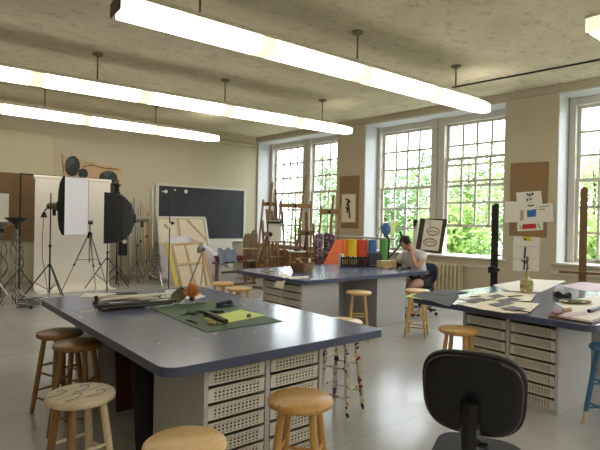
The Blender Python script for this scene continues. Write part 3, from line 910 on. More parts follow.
# backdrop on its stand
bl, br = P(33, 290, y=10.9), P(110, 290, y=10.9)
t = MB()
def bd(u, v):
    x = 2.17 + (3.64-2.17)*u
    s = v*2.75
    if s < 2.14: return (x, 10.9, 2.26 - s)
    q = (s-2.14)
    r = .12
    if q < r*PI/2: return (x, 10.9 - r*(1-math.cos(q/r)), .12 - r*math.sin(q/r) + .006)
    return (x, 10.9 - r - (q - r*PI/2), .006)
bdr = thing('backdrop_paper', (2.9, 10.9, 0), 'white seamless paper backdrop hanging behind the softboxes', 'backdrop')
t.sheet(bd, 2, 60, .003).build('paper_sheet', 'backdrop', bdr, world=True, ang=60)
MB().tube([(2.15, 10.93, 2.28), (3.66, 10.93, 2.28)], .042, 16).build('paper_roll', 'backdrop', bdr, world=True)
bs = thing('backdrop_stand', (2.9, 10.98, 0), 'black crossbar stand carrying the white backdrop roll', 'backdrop stand')
for x in (1.93, 3.83):
    MB().tube([(x, 10.98, .02), (x, 10.98, 2.34)], .016, 10).build('pole', 'blackp', bs, world=True)
    for k in range(3):
        a = 2*PI*k/3 + .4
        MB().tube([(x, 10.98, .45), (x+.36*math.cos(a), 10.98+.30*math.sin(a), .012)], .011, 8).build('leg', 'blackp', bs, world=True)
MB().tube([(1.93, 10.98, 2.325), (3.83, 10.98, 2.325)], .013, 10).build('crossbar', 'blackp', bs, world=True)
# softbox 1 with stand, tripod, softbox 2
light_stand((2.20, 9.75, 0), 1.92, 'black light stand holding the white fronted softbox', rz=.9, spread=.45, legz=.62)
c1 = P(77, 206.5, y=9.35)
softbox((c1.x, c1.y, c1.z), rad(36), .62, 1.02, .36, 'softbox with a bright white front before the backdrop')
light_stand((3.42, 10.35, 0), 1.55, 'black light stand under the dark softbox at the backdrop right edge', rz=.2, spread=.5, legz=.66)
c2 = P(106, 218, y=9.9)
softbox((c2.x, c2.y, c2.z), rad(-114), .74, .98, .56, 'dark softbox turned sideways at the right edge of the backdrop', 'diff', bracket=True, prof=((0, 1), (.30, .97), (.62, .84), (.85, .56), (.95, .25), (1, .17)))
def tripod(loc, h, spread, label, rz=0):
    root = thing('camera_tripod', loc, label, 'tripod', rz)
    MB().tube([(0, 0, h*.45), (0, 0, h)], .013, 10).build('centre_column', 'steel', root)
    MB().lathe([(.03, h*.80), (.045, h*.82), (.045, h*.87), (.03, h*.89)], n=12).build('crown', 'blackp', root)
    hd = MB(); hd.box((0, 0, h+.02), (.07, .09, .05)); hd.box((0, 0, h+.06), (.10, .07, .02)); hd.build('pan_head', 'blackp', root, bev=.006)
    MB().tube([(0, .02, h+.02), (.05, .16, h-.06)], [.007, .010], 8).build('pan_handle', 'blackp', root)
    for k in range(3):
        a = 2*PI*k/3; d = Vector((math.cos(a), math.sin(a), 0))
        top = d*.03 + Vector((0, 0, h*.84)); bot = d*spread + Vector((0, 0, .012))
        l = MB().tube([top, top.lerp(bot, .5), top.lerp(bot, .501), bot], [.014, .014, .009, .009], 8).build('leg', 'steel', root)
        q = top.lerp(bot, .5); MB().tube([q - (bot-top).normalized()*.02, q + (bot-top).normalized()*.02], .019, 8).build('leg_lock', 'blackp', l)
        MB().tube([Vector((0, 0, h*.5)), top.lerp(bot, .42)], .005, 6).build('brace', 'blackp', root)
tc = P(88, 291, z=0.0)
tripod((2.93, 9.9, 0), 1.36, .52, 'silver and black camera tripod in front of the white backdrop', rz=.5)
# reflector lamps and tangled stands at the far left
def reflector(loc, rz, label, r=.17, h=1.3, m='blackp', legsp=.34):
    root = thing('reflector_lamp', loc, label, 'lamp', rz)
    MB().tube([(0, 0, .06), (0, 0, h)], .012, 8).build('pole', 'steel', root)
    for k in range(4):
        a = PI*k/2 + .5; d = Vector((math.cos(a), math.sin(a), 0))
        MB().tube([d*.015 + Vector((0, 0, .30)), d*legsp*.8 + Vector((0, 0, .07)), d*legsp + Vector((0, 0, .05))], .010, 8).build('leg', 'steel', root)
        MB().lathe([(.01, -.012), (.026, -.01), (.026, .01), (.01, .012)], d*legsp + Vector((0, 0, .027)), 10, ROT(PI/2, 'X')).build('caster', 'blackp', root)
    MB().lathe([(.03, 0), (.06, .02), (r*.8, .085), (r, .12), (r*.985, .122), (r*.78, .09), (.05, .03), (.0, .03)], (0, 0, h), 28, cap=False).build('reflector_bowl', m, root, ang=60)
    MB().lathe([(.028, -.07), (.03, 0)], (0, 0, h), 12).build('socket', 'blackp', root)
    for j in range(6):
        pts = []
        ph = R_.uniform(0, 6)
        for i in range(30):
            t = i/29
            pts.append(((.035+.07*math.sin(t*PI))*math.cos(ph+t*9), (.035+.06*math.sin(t*PI))*math.sin(ph+t*9), h-.05 - t*(h-.1)))
        MB().tube(pts, .006, 5).build('cable', 'wire', root)
    return root
a = P(17, 222, y=9.1); reflector((a.x, a.y, 0), 0, 'black bowl reflector lamp nearest the brown board at the far left', .19, a.z-.05)
a = P(2, 226, y=9.95); reflector((a.x, a.y, 0), 1, 'dark reflector lamp cut off at the left edge of the room view', .2, a.z-.05, 'steel')
a = P(9, 300, z=0.0)
light_stand((1.27, 9.75, 0), 1.05, 'short silver light stand among the lamps at the far left', 'chrome', .2, .34)
# wire on softbox stand
pts = [P(43, 212, y=9.7)]
cl = P(44, 213, y=9.7)
cb = thing('clip_light', (cl.x, cl.y, cl.z-.1), 'small black clip light on the softbox stand with hanging cord', 'lamp')
MB().lathe([(.02, 0), (.05, -.08), (.055, -.1)], (cl.x, cl.y, cl.z+.02), 14).build('shade', 'blackp', cb, world=True)
MB().tube([(cl.x, cl.y, cl.z+.03), (cl.x+.06, cl.y, cl.z+.1), (2.19, 9.75, cl.z+.1)], .012, 8).build('arm', 'blackp', cb, world=True)
MB().tube([(cl.x, cl.y, cl.z-.06), (cl.x-.02, cl.y, cl.z-.4), (cl.x-.01, cl.y+.02, cl.z-.8), (cl.x+.06, cl.y, .3), (cl.x+.1, cl.y, .01)], .005, 6).build('cord', 'blackp', cb, world=True)
# stands cluster beside the blackboard
for (px, y, h, m, lab) in ((137, 11.0, 1.75, 'steel', 'tall grey light stand just right of the dark softbox'),
                          (146, 11.2, 2.15, 'chrome', 'tallest silver light stand leaning beside the blackboard frame'),
                          (139.5, 11.5, 1.9, 'chrome', 'silver light stand between two others left of the blackboard'),
                          (157, 10.6, .95, 'chrome', 'short silver light stand in front of the stretched canvases')):
    a = P(px, 285, y=y); light_stand((a.x, a.y, 0), h, lab, m, R_.uniform(0, 2), .33, legz=.5)
a = P(140, 202, y=11.35); b = P(139, 290, y=11.05)
tag(MB().bar((a.x, 11.93, a.z), (b.x, 11.60, .012), .07, .03).build('metal_track', 'steel'), 'flat grey metal track leaning on the wall left of the blackboard', 'track')
a = P(137, 240, y=11.2)
pw = thing('power_pack', (a.x-.22, 11.55, 0), 'black power pack unit hung on a post beside the light stands', 'power pack')
MB().tube([(a.x-.22, 11.6, .0), (a.x-.22, 11.6, 1.15)], .02, 8).build('post', 'steel', pw, world=True)
MB().bb(a.x-.31, a.x-.13, 11.42, 11.58, .62, 1.1).build('housing', 'blackp', pw, world=True, bev=.02)
MB().lathe([(.03, 0), (.05, .01), (.05, .03)], (a.x-.22, 11.41, .95), 14, ROT(PI/2, 'X')).build('dial', 'white', pw, world=True)
def coil(name, c, r, n, m, label, h=.5):
    mb = MB(); pts = []
    for i in range(n*14):
        t = i/14*2*PI
        rr = r*(1-.12*math.sin(i*.7))
        pts.append((c[0]+rr*math.cos(t), c[1]+rr*.6*math.sin(t), c[2]+h*i/(n*14)+.01*math.sin(i)))
    return tag(mb.tube(pts, .008, 5).build(name, m), label, 'cable')
a = P(158, 285, y=11.2)
coil('cable_coil', (a.x, 11.2, .012), .16, 9, 'wire', 'coiled grey cable heaped beside the yellow strip and canvases', .62)
coil('cable_coil', (1.75, 9.0, .012), .18, 6, 'wire', 'grey cable heaped on the floor under the left reflector lamps', .14)
for i, (x0, x1, r, m, h, lab) in enumerate(((134.5, 138, .022, 'steel', 198, 'grey pole leaning on the wall, leftmost of four beside the light stands'), (143.5, 146.5, .024, 'stretcher', 204, 'pale wooden pole leaning on the wall, second of four beside the light stands'),
                                      (148.5, 149.5, .018, 'easel', 212, 'brown wooden pole leaning on the wall, third of four beside the light stands'), (153.5, 151.5, .02, 'chrome', 188, 'bright metal pole leaning on the wall, nearest the blackboard frame'))):
    a = P(x0, h, y=11.9); b = P(x1, 285, y=11.45)
    tag(MB().tube([(b.x, 11.45, .012), (a.x, 11.92, a.z)], r, 10).build('leaning_pole', m), lab, 'pole')
# microphone-like thin pole with a small lamp
a = P(168.5, 290, y=9.4)
ps = thing('lamp_pole', (a.x, 9.4, 0), 'tall thin black pole with a small clamp lamp before the blackboard', 'lamp stand')
MB().tube([(a.x, 9.4, .02), (a.x, 9.4, 2.12)], .011, 8).build('pole', 'blackp', ps, world=True)
MB().lathe([(.16, .0), (.16, .015), (.03, .03)], (a.x, 9.4, 0), 20).build('base', 'blackp', ps, world=True)
q = P(171, 223, y=9.4)
MB().ell((q.x+.02, 9.39, q.z), (.05, .045, .035)).build('clamp', 'blackp', ps, world=True)
q2 = P(164, 227, y=9.4)
MB().lathe([(.02, 0), (.06, .09), (.065, .11)], (q.x-.02, 9.38, q.z-.01), 16, Matrix.Rotation(-2.2, 3, 'Y')).build('lamp_shade', 'lamptop', ps, world=True)

# ================================================================== BACK WALL THINGS
bb = thing('blackboard', (6.49, 11.97, .93), 'dark slate blackboard in a white frame on the back wall', 'blackboard')
MB().bb(5.19, 7.79, 11.965, 11.995, .96, 2.35).build('slate', 'slate', bb, world=True)
f = MB(); x0, x1, z0, z1 = 5.12, 7.86, .90, 2.40
f.bb(x0, x0+.09, 11.945, 11.994, z0, z1); f.bb(x1-.09, x1, 11.945, 11.994, z0, z1)
f.bb(x0+.09, x1-.09, 11.945, 11.994, z1-.06, z1); f.bb(x0+.09, x1-.09, 11.945, 11.994, z0, z0+.075)
f.build('frame', 'trim', bb, world=True, bev=.006)
MB().bb(x0, x1+.12, 11.87, 11.944, z0-.01, z0+.02).build('chalk_tray', 'trim', bb, world=True, bev=.005)
for px, py, r in ((163, 191.5, .022), (166, 191.5, .045), (175, 190, .025), (186, 191.5, .05)):
    q = P(px, py, y=11.964); MB().lathe([(r, 0), (r, .004)], (q.x, 11.9645, q.z), 14, ROT(PI/2, 'X')).build('white_magnet', 'white', bb, world=True)
hb = MB().bb(-1.2, 2.62, 11.93, 11.954, .98, 2.405)
tag(hb.build('pinboard', 'tack'), 'large brown hardboard panel on the wall left of the backdrop', 'board')
q0, q1 = P(-6, 193, y=11.925), P(8.5, 225, y=11.925)
tag(MB().bb(q0.x, q1.x, 11.922, 11.928, q1.z, q0.z).build('paper_sheet', 'paper'), 'blank pale paper sheet pinned on the brown panel at the left edge', 'paper')
# painted board with dark ovals
pa = thing('painted_board', (3.55, 11.9, 2.3), 'peach painted board with dark ovals hung high above the backdrop', 'painting')
pts = [P(62, 153.5, y=11.95), P(66, 157, y=11.95), P(122, 169, y=11.95), P(118, 198, y=11.95), P(66, 188, y=11.95)]
MB().prism([(p.x, p.z) for p in pts], 0, .04, ROT(PI/2, 'X'), (0, 11.99, 0)).build('board', 'artslab', pa, world=True)
for (cx, cy, rx, ry, an) in ((72.5, 166, 7.5, 11.5, -.1), (83.3, 173.5, 4.8, 5.6, 0), (108.5, 177.5, 9, 7.2, .1), (114, 189, 5, 9, 0)):
    c = P(cx, cy, y=11.94); k = P(cx+1, cy, y=11.94).x - c.x
    MB().lathe([(1, 0), (1, .012), (.9, .02)], (c.x, 11.95, c.z), 28, ROT(PI/2, 'X') @ ROT(an, 'Z') @ Matrix.Diagonal((rx*k, ry*k*.94, 1)), mi=0).build('dark_oval', 'artdark', pa, world=True, ang=60)
MB().tube([P(83, 167, y=11.945), P(92, 165, y=11.945), P(104, 168, y=11.945), P(118, 169.5, y=11.945)], .010, 6).build('painted_line', 'brownh', pa, world=True)
# stretched canvases, cloth, yellow strip
def canvas(px, label, y0, y1, braces, m='canvas', wdt=.055):
    """px: four pixel corners TL TR BR BL placed on a plane leaning from y0 at the top to y1 at the bottom"""
    tl, tr, br_, bl_ = [P(*c, y=yy) for c, yy in zip(px, (y0, y0, y1, y1))]
    root = thing('stretched_canvas', ((bl_.x+br_.x)/2, y1, 0), label, 'canvas')
    nn = (tr-tl).cross(bl_-tl).normalized()
    if nn.y > 0: nn = -nn
    mb = MB(); a = [tl, tr, br_, bl_]; vs = [p - nn*.002 for p in a] + [p - nn*.012 for p in a]
    mb.add(vs, [(0, 3, 2, 1), (4, 5, 6, 7), (0, 1, 5, 4), (1, 2, 6, 5), (2, 3, 7, 6), (3, 0, 4, 7)])
    mb.build('canvas_back', m, root, world=True)
    cen = (tl+tr+br_+bl_)/4
    e = [p + (cen-p).normalized()*.035 for p in a]
    for i in range(4): MB().bar(e[i] + nn*.012, e[(i+1) % 4] + nn*.012, wdt, .026, side=nn.cross(e[(i+1) % 4]-e[i])).build('stretcher_bar', 'trim' if m == 'canvas' and wdt > .05 else 'stretcher', root, world=True)
    for (u0, v0, u1, v1) in braces:
        pt = lambda u, v: tl.lerp(tr, u).lerp(bl_.lerp(br_, u), v)
        d = pt(u1, v1) - pt(u0, v0)
        MB().bar(pt(u0, v0) + nn*.010, pt(u1, v1) + nn*.010, .05, .02, side=nn.cross(d)).build('brace', 'stretcher', root, world=True)
    return root
canvas(((157, 216.5), (205, 217), (216, 290), (162, 295)), 'large stretched canvas seen from the back, leaning under the blackboard', 11.9, 11.2, ((.42, .03, .46, .97), (.6, .03, .97, .33), (.03, .45, .97, .45)))
canvas(((171, 243.5), (202.5, 241.5), (213, 287), (182, 291)), 'smaller stretched canvas with crossed braces leaning before the white cloth', 10.6, 10.1, ((.42, .03, .46, .97), (.03, .46, .97, .46)), wdt=.045)
def cloth(u, v):
    a = P(160 + 50*u, 236 + 10*abs(u-.45)**1.6*3.0, y=11.0 - .1*math.sin(u*9)); 
    k = v
    x = a.x + (.45*(u-.3))*k + .02*math.sin(u*25+v*3); y = a.y - .35*k - .06*math.sin(u*14)*k; z = a.z*(1-k*(.85 if u < .9 else .6)) + .02*math.sin(u*11)*k
    return (x, y, max(z, .03))
tag(MB().sheet(cloth, 36, 18, .012).build('draped_cloth', 'sheet', ang=70), 'lavender-white cloth draped between the two stretched canvases', 'cloth')
a, b = P(167, 243, y=10.55), P(177, 287, y=9.95)
tag(MB().bar(a, (b.x, b.y, .03), .085, .03, side=(1, -.3, 0)).build('yellow_strip', 'yellow'), 'yellow painted strip of wood leaning against the small canvas', 'strip')
# clamp lamp on tripod in front of the canvases
a = P(199, 248, y=9.6)
cl = thing('clamp_lamp', (a.x+.05, 9.6, 0), 'silver dome clamp lamp on a wooden post before the small canvas', 'lamp')
MB().lathe([(.03, .10), (.06, .09), (.105, .04), (.115, 0), (.112, 0), (.09, .03), (.0, .07)], (a.x, 9.55, a.z), 22, ROT(1.9, 'X') @ ROT(.5, 'Y'), cap=False).build('dome_shade', 'steel', cl, world=True, ang=60)
MB().ell((a.x-.01, 9.50, a.z), (.035, .035, .035), 12, 8).build('bulb', 'white', cl, world=True)
b = P(207, 285, y=9.6)
MB().bar((a.x+.08, 9.62, a.z+.02), (b.x, 9.62, .02), .045, .03).build('post', 'stretcher', cl, world=True)
MB().bar((a.x+.09, 9.63, a.z-.12), (a.x-.25, 9.6, .02), .02, .02).build('strut', 'steel', cl, world=True)
MB().bar((a.x+.14, 9.65, a.z-.35), (a.x+.25, 9.95, .02), .02, .02).build('strut', 'steel', cl, world=True)
# low bench, maroon bin, cloth, white board at the end of the blackboard
q0, q1 = P(214, 279, y=10.6), P(262, 279, y=10.6)
bn = thing('low_bench', ((q0.x+q1.x)/2, 10.75, 0), 'low brown wooden bench with the maroon bin below the blackboard', 'bench')
MB().bb(q0.x, q1.x, 10.5, 11.0, .42, .46).build('bench_top', 'easeld', bn, world=True, bev=.006)
for x in (q0.x+.05, q1.x-.05):
    for y in (10.55, 10.95): MB().bb(x-.03, x+.03, y-.03, y+.03, 0, .419).build('leg', 'easeld', bn, world=True)
MB().bb(q0.x+.1, q1.x-.1, 10.72, 10.78, .15, .2).build('stretcher', 'easeld', bn, world=True)
q0, q1 = P(217, 256, y=10.6), P(243, 270, y=10.6)
mb_ = thing('storage_bin', ((q0.x+q1.x)/2, 10.75, .461), 'maroon storage bin standing on the low bench', 'bin')
MB().bb(q0.x, q1.x, 10.56, 10.94, .462, q0.z-.04).build('bin_body', 'maroon', mb_, world=True, bev=.02)
MB().bb(q0.x-.02, q1.x+.02, 10.54, 10.96, q0.z-.04, q0.z).build('lid', 'maroon', mb_, world=True, bev=.012)
c = P(231, 267.5, y=10.3)
def cl2(u, v): return (c.x-.25+.5*u, 10.53-.12*v, .78-.32*v*(1+.1*math.sin(u*9)) + .03*math.sin(u*13+v*4))
tag(MB().sheet(cl2, 20, 10, .02).build('folded_cloth', 'denim', ang=70), 'blue-grey cloth hanging over the front of the maroon bin', 'cloth')
q0, q1 = P(211, 244, y=11.6), P(236, 256, y=11.6)
tag(MB().box(((q0.x+q1.x)/2, 11.78, .45), (q1.x-q0.x, .02, .90), rot=ROT(-.1, 'X')).build('white_board', 'white', bev=.004), 'blank white board leaning on the wall below the blackboard', 'board')
# ================================================================== EASELS
def easel(loc, rz, h, wdt, mast, label, lean=.14, m='easel', bar=1.75, post=1.95, trayz=.9, tray=True, group='wooden studio easels', offs=.0):
    root = thing('studio_easel', loc, label, 'easel', rz, group)
    L = lambda x, z: Vector((x, lean*z, z))
    for s in (-1, 1):
        MB().bar(L(s*wdt*.56, .0), L(s*wdt*.5, post), .045, .03, side=(1, 0, 0)).build('side_post', m, root)
        MB().bar((s*wdt*.56, -.34, .03), (s*wdt*.56, .46, .03), .045, .055, side=(1, 0, 0)).build('foot', m, root)
    MB().bar(L(-wdt*.55, bar)+Vector((0, -.028, 0)), L(wdt*.55, bar)+Vector((0, -.028, 0)), .10, .022, side=(0, lean, 1)).build('cross_bar', m, root)
    MB().bar(L(-wdt*.58, .35)+Vector((0, -.03, 0)), L(wdt*.58, .35)+Vector((0, -.03, 0)), .08, .022, side=(0, lean, 1)).build('lower_bar', m, root)
    MB().bar(L(0, .15)+Vector((0, .03, 0)), L(offs, h)+Vector((0, .03, 0)), .055, .028, side=(1, 0, 0)).build('mast', m, root)
    if mast:
        MB().bar(L(-.10, .3)+Vector((0, .055, 0)), L(-.06, mast)+Vector((0, .055, 0)), .035, .022, side=(1, 0, 0)).build('inner_rail', m, root)
    MB().bar(L(0, post*.8)+Vector((0, .06, 0)), (0, .75, .02), .045, .025, side=(1, 0, 0)).build('rear_leg', m, root)
    if tray:
        MB().bar(L(-wdt*.62, trayz)+Vector((0, -.075, 0)), L(wdt*.62, trayz)+Vector((0, -.075, 0)), .11, .03, side=(0, 1, 0)).build('canvas_tray', m, root)
    MB().lathe([(.02, 0), (.035, .01), (.035, .03), (.02, .04)], L(0, bar)+Vector((0, -.04, 0)), 12, ROT(PI/2, 'X')).build('clamp_knob', 'blackp', root)
    return root
fc = lambda p: face(-p[0], -p[1])
def eas(px, y, dr, *a, **k):
    q = P(px, 250, y=y); e = easel((q.x, q.y, 0), fc((q.x, q.y)) + dr, *a, **k); return e
eas(263, 10.25, -.55, 2.5, .38, 0, 'narrow wooden easel nearest the back corner beside the blackboard', bar=1.93, post=2.05, offs=.02)
eas(293.5, 8.85, -.10, 2.62, .72, 2.0, 'wide wooden easel with the tallest mast, in the middle of the easels', bar=1.86, post=1.98, offs=.22)
eas(281, 9.75, .5, 2.30, .30, 0, 'wooden easel standing behind the left side of the widest easel', m='easeld', bar=1.5, post=1.75, tray=False)
eas(326, 7.95, -.35, 2.10, .44, 0, 'wooden easel at the right of the easel group before the second window', bar=1.72, post=1.85, offs=.04)
eas(274, 8.6, .7, 1.75, .34, 0, 'short brown wooden easel low among the easels on the left', m='easeld', bar=1.2, post=1.5, trayz=.7)
eas(309, 7.85, .3, 1.7, .30, 0, 'short brown wooden easel low behind the basket', m='easeld', bar=1.25, post=1.45, trayz=.7)
# brown boards stacked by the corner
for i, (px, y, h, w_, m) in enumerate(((248, 11.3, 1.15, .30, 'easeld'), (254, 11.0, 1.25, .22, 'tack'))):
    q = P(px, 250, y=y); mb = MB()
    pl = [(-w_/2, 0), (w_/2, 0), (w_/2, h-.15), (w_*.3, h-.03), (0, h), (-w_*.3, h-.03), (-w_/2, h-.15)]
    mb.prism(pl, -.012, .012, ROT(PI/2, 'X'), (q.x, q.y, 0.0))
    tag(mb.build('shaped_board', m), ('round topped brown board left of the easels, farther from the windows', 'round topped brown board left of the easels, nearer the windows')[i], 'board')
q0, q1 = P(236, 248.5, y=9.6), P(257, 248.5, y=9.6)
rl = thing('wooden_rail_stand', ((q0.x+q1.x)/2, 9.6, 0), 'pale wooden rail on a post in front of the round topped boards', 'rail stand')
MB().bar((q0.x, 9.6, q0.z), (q1.x, 9.6, q1.z), .045, .03).build('rail', 'stretcher', rl, world=True)
MB().bar(((q0.x+q1.x)/2, 9.63, .04), ((q0.x+q1.x)/2, 9.63, q0.z-.02), .04, .04).build('post', 'easeld', rl, world=True)
MB().bar((q0.x, 9.63, .025), (q1.x, 9.63, .025), .06, .05).build('foot', 'easeld', rl, world=True)
q0, q1 = W(1.15, -.06, 0), W(3.1, -.06, 0)
lc = thing('added_shade_cabinet', tuple((q0+q1)/2), 'added low brown cabinet standing in for the shaded, cluttered wall under the first pair of windows', 'cabinet')
mb = MB(); wbox(mb, 1.15, 3.1, -.40, -.055, .06, .70); mb.build('cabinet_body', 'easeld', lc, world=True, flat=True)  # brown body added in place of the shaded, cluttered wall below the sill
mb = MB(); wbox(mb, 1.12, 3.13, -.43, -.052, .701, .735); mb.build('cabinet_top', 'easel', lc, world=True)
mb = MB(); wbox(mb, 1.2, 3.05, -.37, -.08, 0, .059); mb.build('kick_base', 'brownh', lc, world=True)
for i in range(3):
    a_ = 1.19 + i*.64
    mb = MB(); wbox(mb, a_, a_+.60, -.418, -.401, .09, .67); d_ = mb.build('door', 'easel', lc, world=True)
    mb = MB(); wbox(mb, a_+.52, a_+.55, -.436, -.419, .36, .46); mb.build('handle', 'steel', d_, world=True)
# small tray table
q = P(297, 251, y=7.3)
tt = thing('tray_table', (q.x, 7.3, 0), 'small white topped tray stand with a dark lump behind the basket', 'side table')
MB().lathe([(.0, -.02), (.19, -.02), (.2, 0), (.0, 0)], (q.x, 7.3, q.z), 26, Matrix.Diagonal((1, .75, 1)), cap=False).build('tray_top', 'white', tt, world=True)
MB().tube([(q.x, 7.3, .02), (q.x, 7.3, q.z-.02)], .02, 10).build('post', 'easeld', tt, world=True)
MB().lathe([(.17, 0), (.17, .02), (.03, .05)], (q.x, 7.3, 0), 18).build('base', 'easeld', tt, world=True)
tag(MB().ell((q.x+.0, 7.3, q.z+.022), (.09, .06, .022), 14, 8).build('clay_lump', 'ink'), 'dark lump lying on the small tray stand', 'clay')
q = P(274.5, 231, y=8.7)
ab = thing('art_board', (q.x, q.y, 1.0), 'white drawing sheet with black clips standing on the left easels', 'drawing board')
MB().box((q.x, q.y, q.z), (.26, .012, .46), rz=fc(q), rot=None).build('sheet', 'paper', ab, world=True)
MB().box((q.x-.02, q.y-.03, q.z+.19), (.30, .03, .05), rz=fc(q)).build('clip_bar', 'blackp', ab, world=True)
# ================================================================== FABRIC BOLTS, PAPER ROLLS
for i, (px0, px1, py, y, m, lab) in enumerate(((316, 322.5, 233.5, 7.35, 'purple', 'purple patterned fabric bolt standing left of its pair behind the far table'),
                                      (324.5, 333, 233, 7.5, 'purple', 'purple patterned fabric bolt standing right of its pair behind the far table'))):
    a, b = P(px0, py, y=y), P(px1, py, y=y); r = (b-a).length/2
    c = (a+b)/2; mb = MB()
    mb.lathe([(r*.8, 0), (r, .02), (r*1.02, c.z*.5), (r, c.z-.02), (r*.8, c.z)], (c.x, c.y, 0), 18, ROT(0, 'Z') @ Matrix.Diagonal((1, .7, 1)))
    tag(mb.build('fabric_bolt', m), lab, 'fabric')
a, b, c = P(326, 262, y=7.15), P(341, 237, y=7.15), P(343, 262, y=7.15)
k = P(337, 240, y=7.15)
lo = MB(); pl = [(a.x-.12, 0), (c.x, 0), (c.x, k.z), (k.x, k.z), (a.x, a.z)]
lo.prism(pl, 0, .012, ROT(PI/2, 'X'), (0, 7.2, 0)); tag(lo.build('orange_board', 'orange'), 'orange board with a slanted edge leaning behind the black crate', 'board')
def roll(px0, px1, py, y, m, label):
    a, b = P(px0, py, y=y), P(px1, py, y=y); r = (b-a).length/2; c = (a+b)/2
    root = thing('paper_roll', (c.x, c.y, 0), label, 'paper roll', group='coloured paper rolls on the rack')
    MB().lathe([(r, 0.0), (r, c.z), (.03, c.z), (.03, c.z-.02)], (c.x, c.y, 0), 22).build('paper', m, root, world=True)
    MB().lathe([(.028, c.z-.03), (.028, c.z+.01), (.02, c.z+.01), (.02, c.z-.03)], (c.x, c.y, 0), 14).build('core', 'cardb', root, world=True)
roll(337, 344.8, 239.5, 7.36, 'orange', 'orange paper roll standing leftmost behind the far table')
roll(346.6, 355.5, 239.5, 7.3, 'yelp', 'yellow paper roll standing between the orange and red rolls')
roll(356.3, 365.3, 239.8, 7.2, 'redo', 'red-orange paper roll standing right of the yellow one')
roll(366.2, 369.4, 238.5, 7.2, 'paper', 'thin white paper roll standing beside the blue one')
roll(370, 375.3, 240, 7.0, 'bluep', 'blue paper roll standing behind the black crate')
roll(381, 386.5, 239.3, 6.9, 'greenp', 'green paper roll standing rightmost of the coloured rolls')
rk = thing('paper_rack', (7.6, 7.4, 0), 'grey metal rack rail behind the coloured paper rolls', 'rack')
a, b = P(333, 236, y=7.45), P(396, 239, y=6.95)
MB().tube([a, b], .022, 10).build('rail', 'steel', rk, world=True)
for p in (a.lerp(b, .02), a.lerp(b, .86)):
    MB().tube([(p.x, p.y, .0), (p.x, p.y, p.z+.03)], .02, 10).build('post', 'steel', rk, world=True)
    MB().bar((p.x-.2, p.y-.16, .02), (p.x+.2, p.y+.16, .02), .05, .04).build('foot', 'steel', rk, world=True)
# blue ball and green sail on a dark stand
q = P(386, 229, y=6.9)
ps = thing('paper_sculpture', (q.x, q.y, 0), 'blue ball with a yellow-green sail on a dark stand by the window', 'sculpture')
MB().ell(q, (.105, .105, .14), 20, 14).build('blue_ball', 'bluep', ps, world=True)
a, b, c, d = [P(x, y_, y=6.88) for x, y_ in ((390, 223), (398, 220.5), (393, 237), (389, 233))]
sl = MB(); nn = Vector((0, .012, 0)); sl.add([a, b, c, d, a+nn, b+nn, c+nn, d+nn], [(0, 1, 2, 3), (7, 6, 5, 4), (0, 4, 5, 1), (1, 5, 6, 2), (2, 6, 7, 3), (3, 7, 4, 0)])
sl.build('green_sail', 'lime', ps, world=True)
MB().tube([P(377, 238, y=6.9), P(379, 229, y=6.9), P(384, 223, y=6.9), P(391, 222, y=6.9)], .014, 8).build('hoop', 'chrome', ps, world=True)
MB().tube([q + Vector((0, 0, -.1)), P(389, 241, y=6.9), (q.x+.02, q.y, .04)], .025, 8).build('stem', 'blackp', ps, world=True)
MB().tube([P(400, 231, y=6.9), P(403, 242, y=6.9), (q.x+.05, q.y, .7)], .022, 8).build('side_arm', 'blackp', ps, world=True)
MB().lathe([(.2, 0), (.2, .025), (.04, .05)], (q.x+.02, q.y, 0), 20).build('base', 'blackp', ps, world=True)
# ================================================================== WALL BOARDS AND PAPERS
def wallquad(name, px, off, th, m, label, cat, parent=None, bev=0):
    pts = [P(x, y, w=off) for x, y in px]
    mb = MB(); vs = pts + [p + WN*(-th) for p in pts]
    mb.add(vs, [(0, 1, 2, 3), (7, 6, 5, 4), (0, 4, 5, 1), (1, 5, 6, 2), (2, 6, 7, 3), (3, 7, 4, 0)])
    if parent is not None: return mb.build(name, m, parent, world=True)
    return tag(mb.build(name, m, bev=bev), label, cat)
wallquad('cork_board', ((511, 163.5), (549, 161.5), (546.3, 237.5), (509.5, 235.5)), -.002, .02, 'cork', 'tall brown cork board on the pier between the right windows', 'cork board')
wallquad('cork_board', ((340.3, 176.5), (359.7, 175.6), (358.5, 228.5), (339.3, 228)), -.002, .02, 'cork', 'narrow brown cork board on the pier behind the paper rolls', 'cork board')
wp = wallquad('ink_drawing', ((342, 194.3), (355.8, 194), (355.2, 222.3), (341.6, 222.3)), -.023, .003, 'cream', 'cream ink drawing of a figure pinned on the narrow cork board', 'drawing')
def ink(parent, strokes, off, m, r=.006):
    for st in strokes:
        MB().tube([P(x, y, w=off) for x, y in st], r, 5).build('ink_stroke', m, parent, world=True)
ink(wp, [[(346, 199), (349, 200), (350, 203)], [(348, 201), (348.5, 207), (347, 213)], [(346.5, 204), (349.5, 206)], [(349, 207), (349.3, 213), (350, 218)], [(346, 207), (348, 210)]], -.028, 'ink', .022)
def sheet(px, off, lab, m='paper'):
    return wallquad('paper_sheet', px, off, .003, m, lab, 'paper')
s1 = sheet(((516.2, 192.5), (541, 190.8), (542.5, 204.5), (517, 206.5)), -.023, 'white sheet with black dabs pinned uppermost on the tall cork board')
ink(s1, [[(527, 193.5), (527.8, 195)], [(529.5, 194), (530.2, 196)], [(532, 192.8), (533, 195)], [(527, 199), (528, 201)], [(530, 198.5), (531, 200)]], -.028, 'ink', .016)
sheet(((505, 201.5), (520.5, 201.3), (520, 222.2), (504.3, 222.6)), -.028, 'blank white sheet at the left side of the tall cork board')
s3_ = sheet(((519.7, 203.8), (536.5, 203), (536.5, 222), (519.3, 223.2)), -.033, 'sheet with a blue block and orange strip in the middle of the cork board')
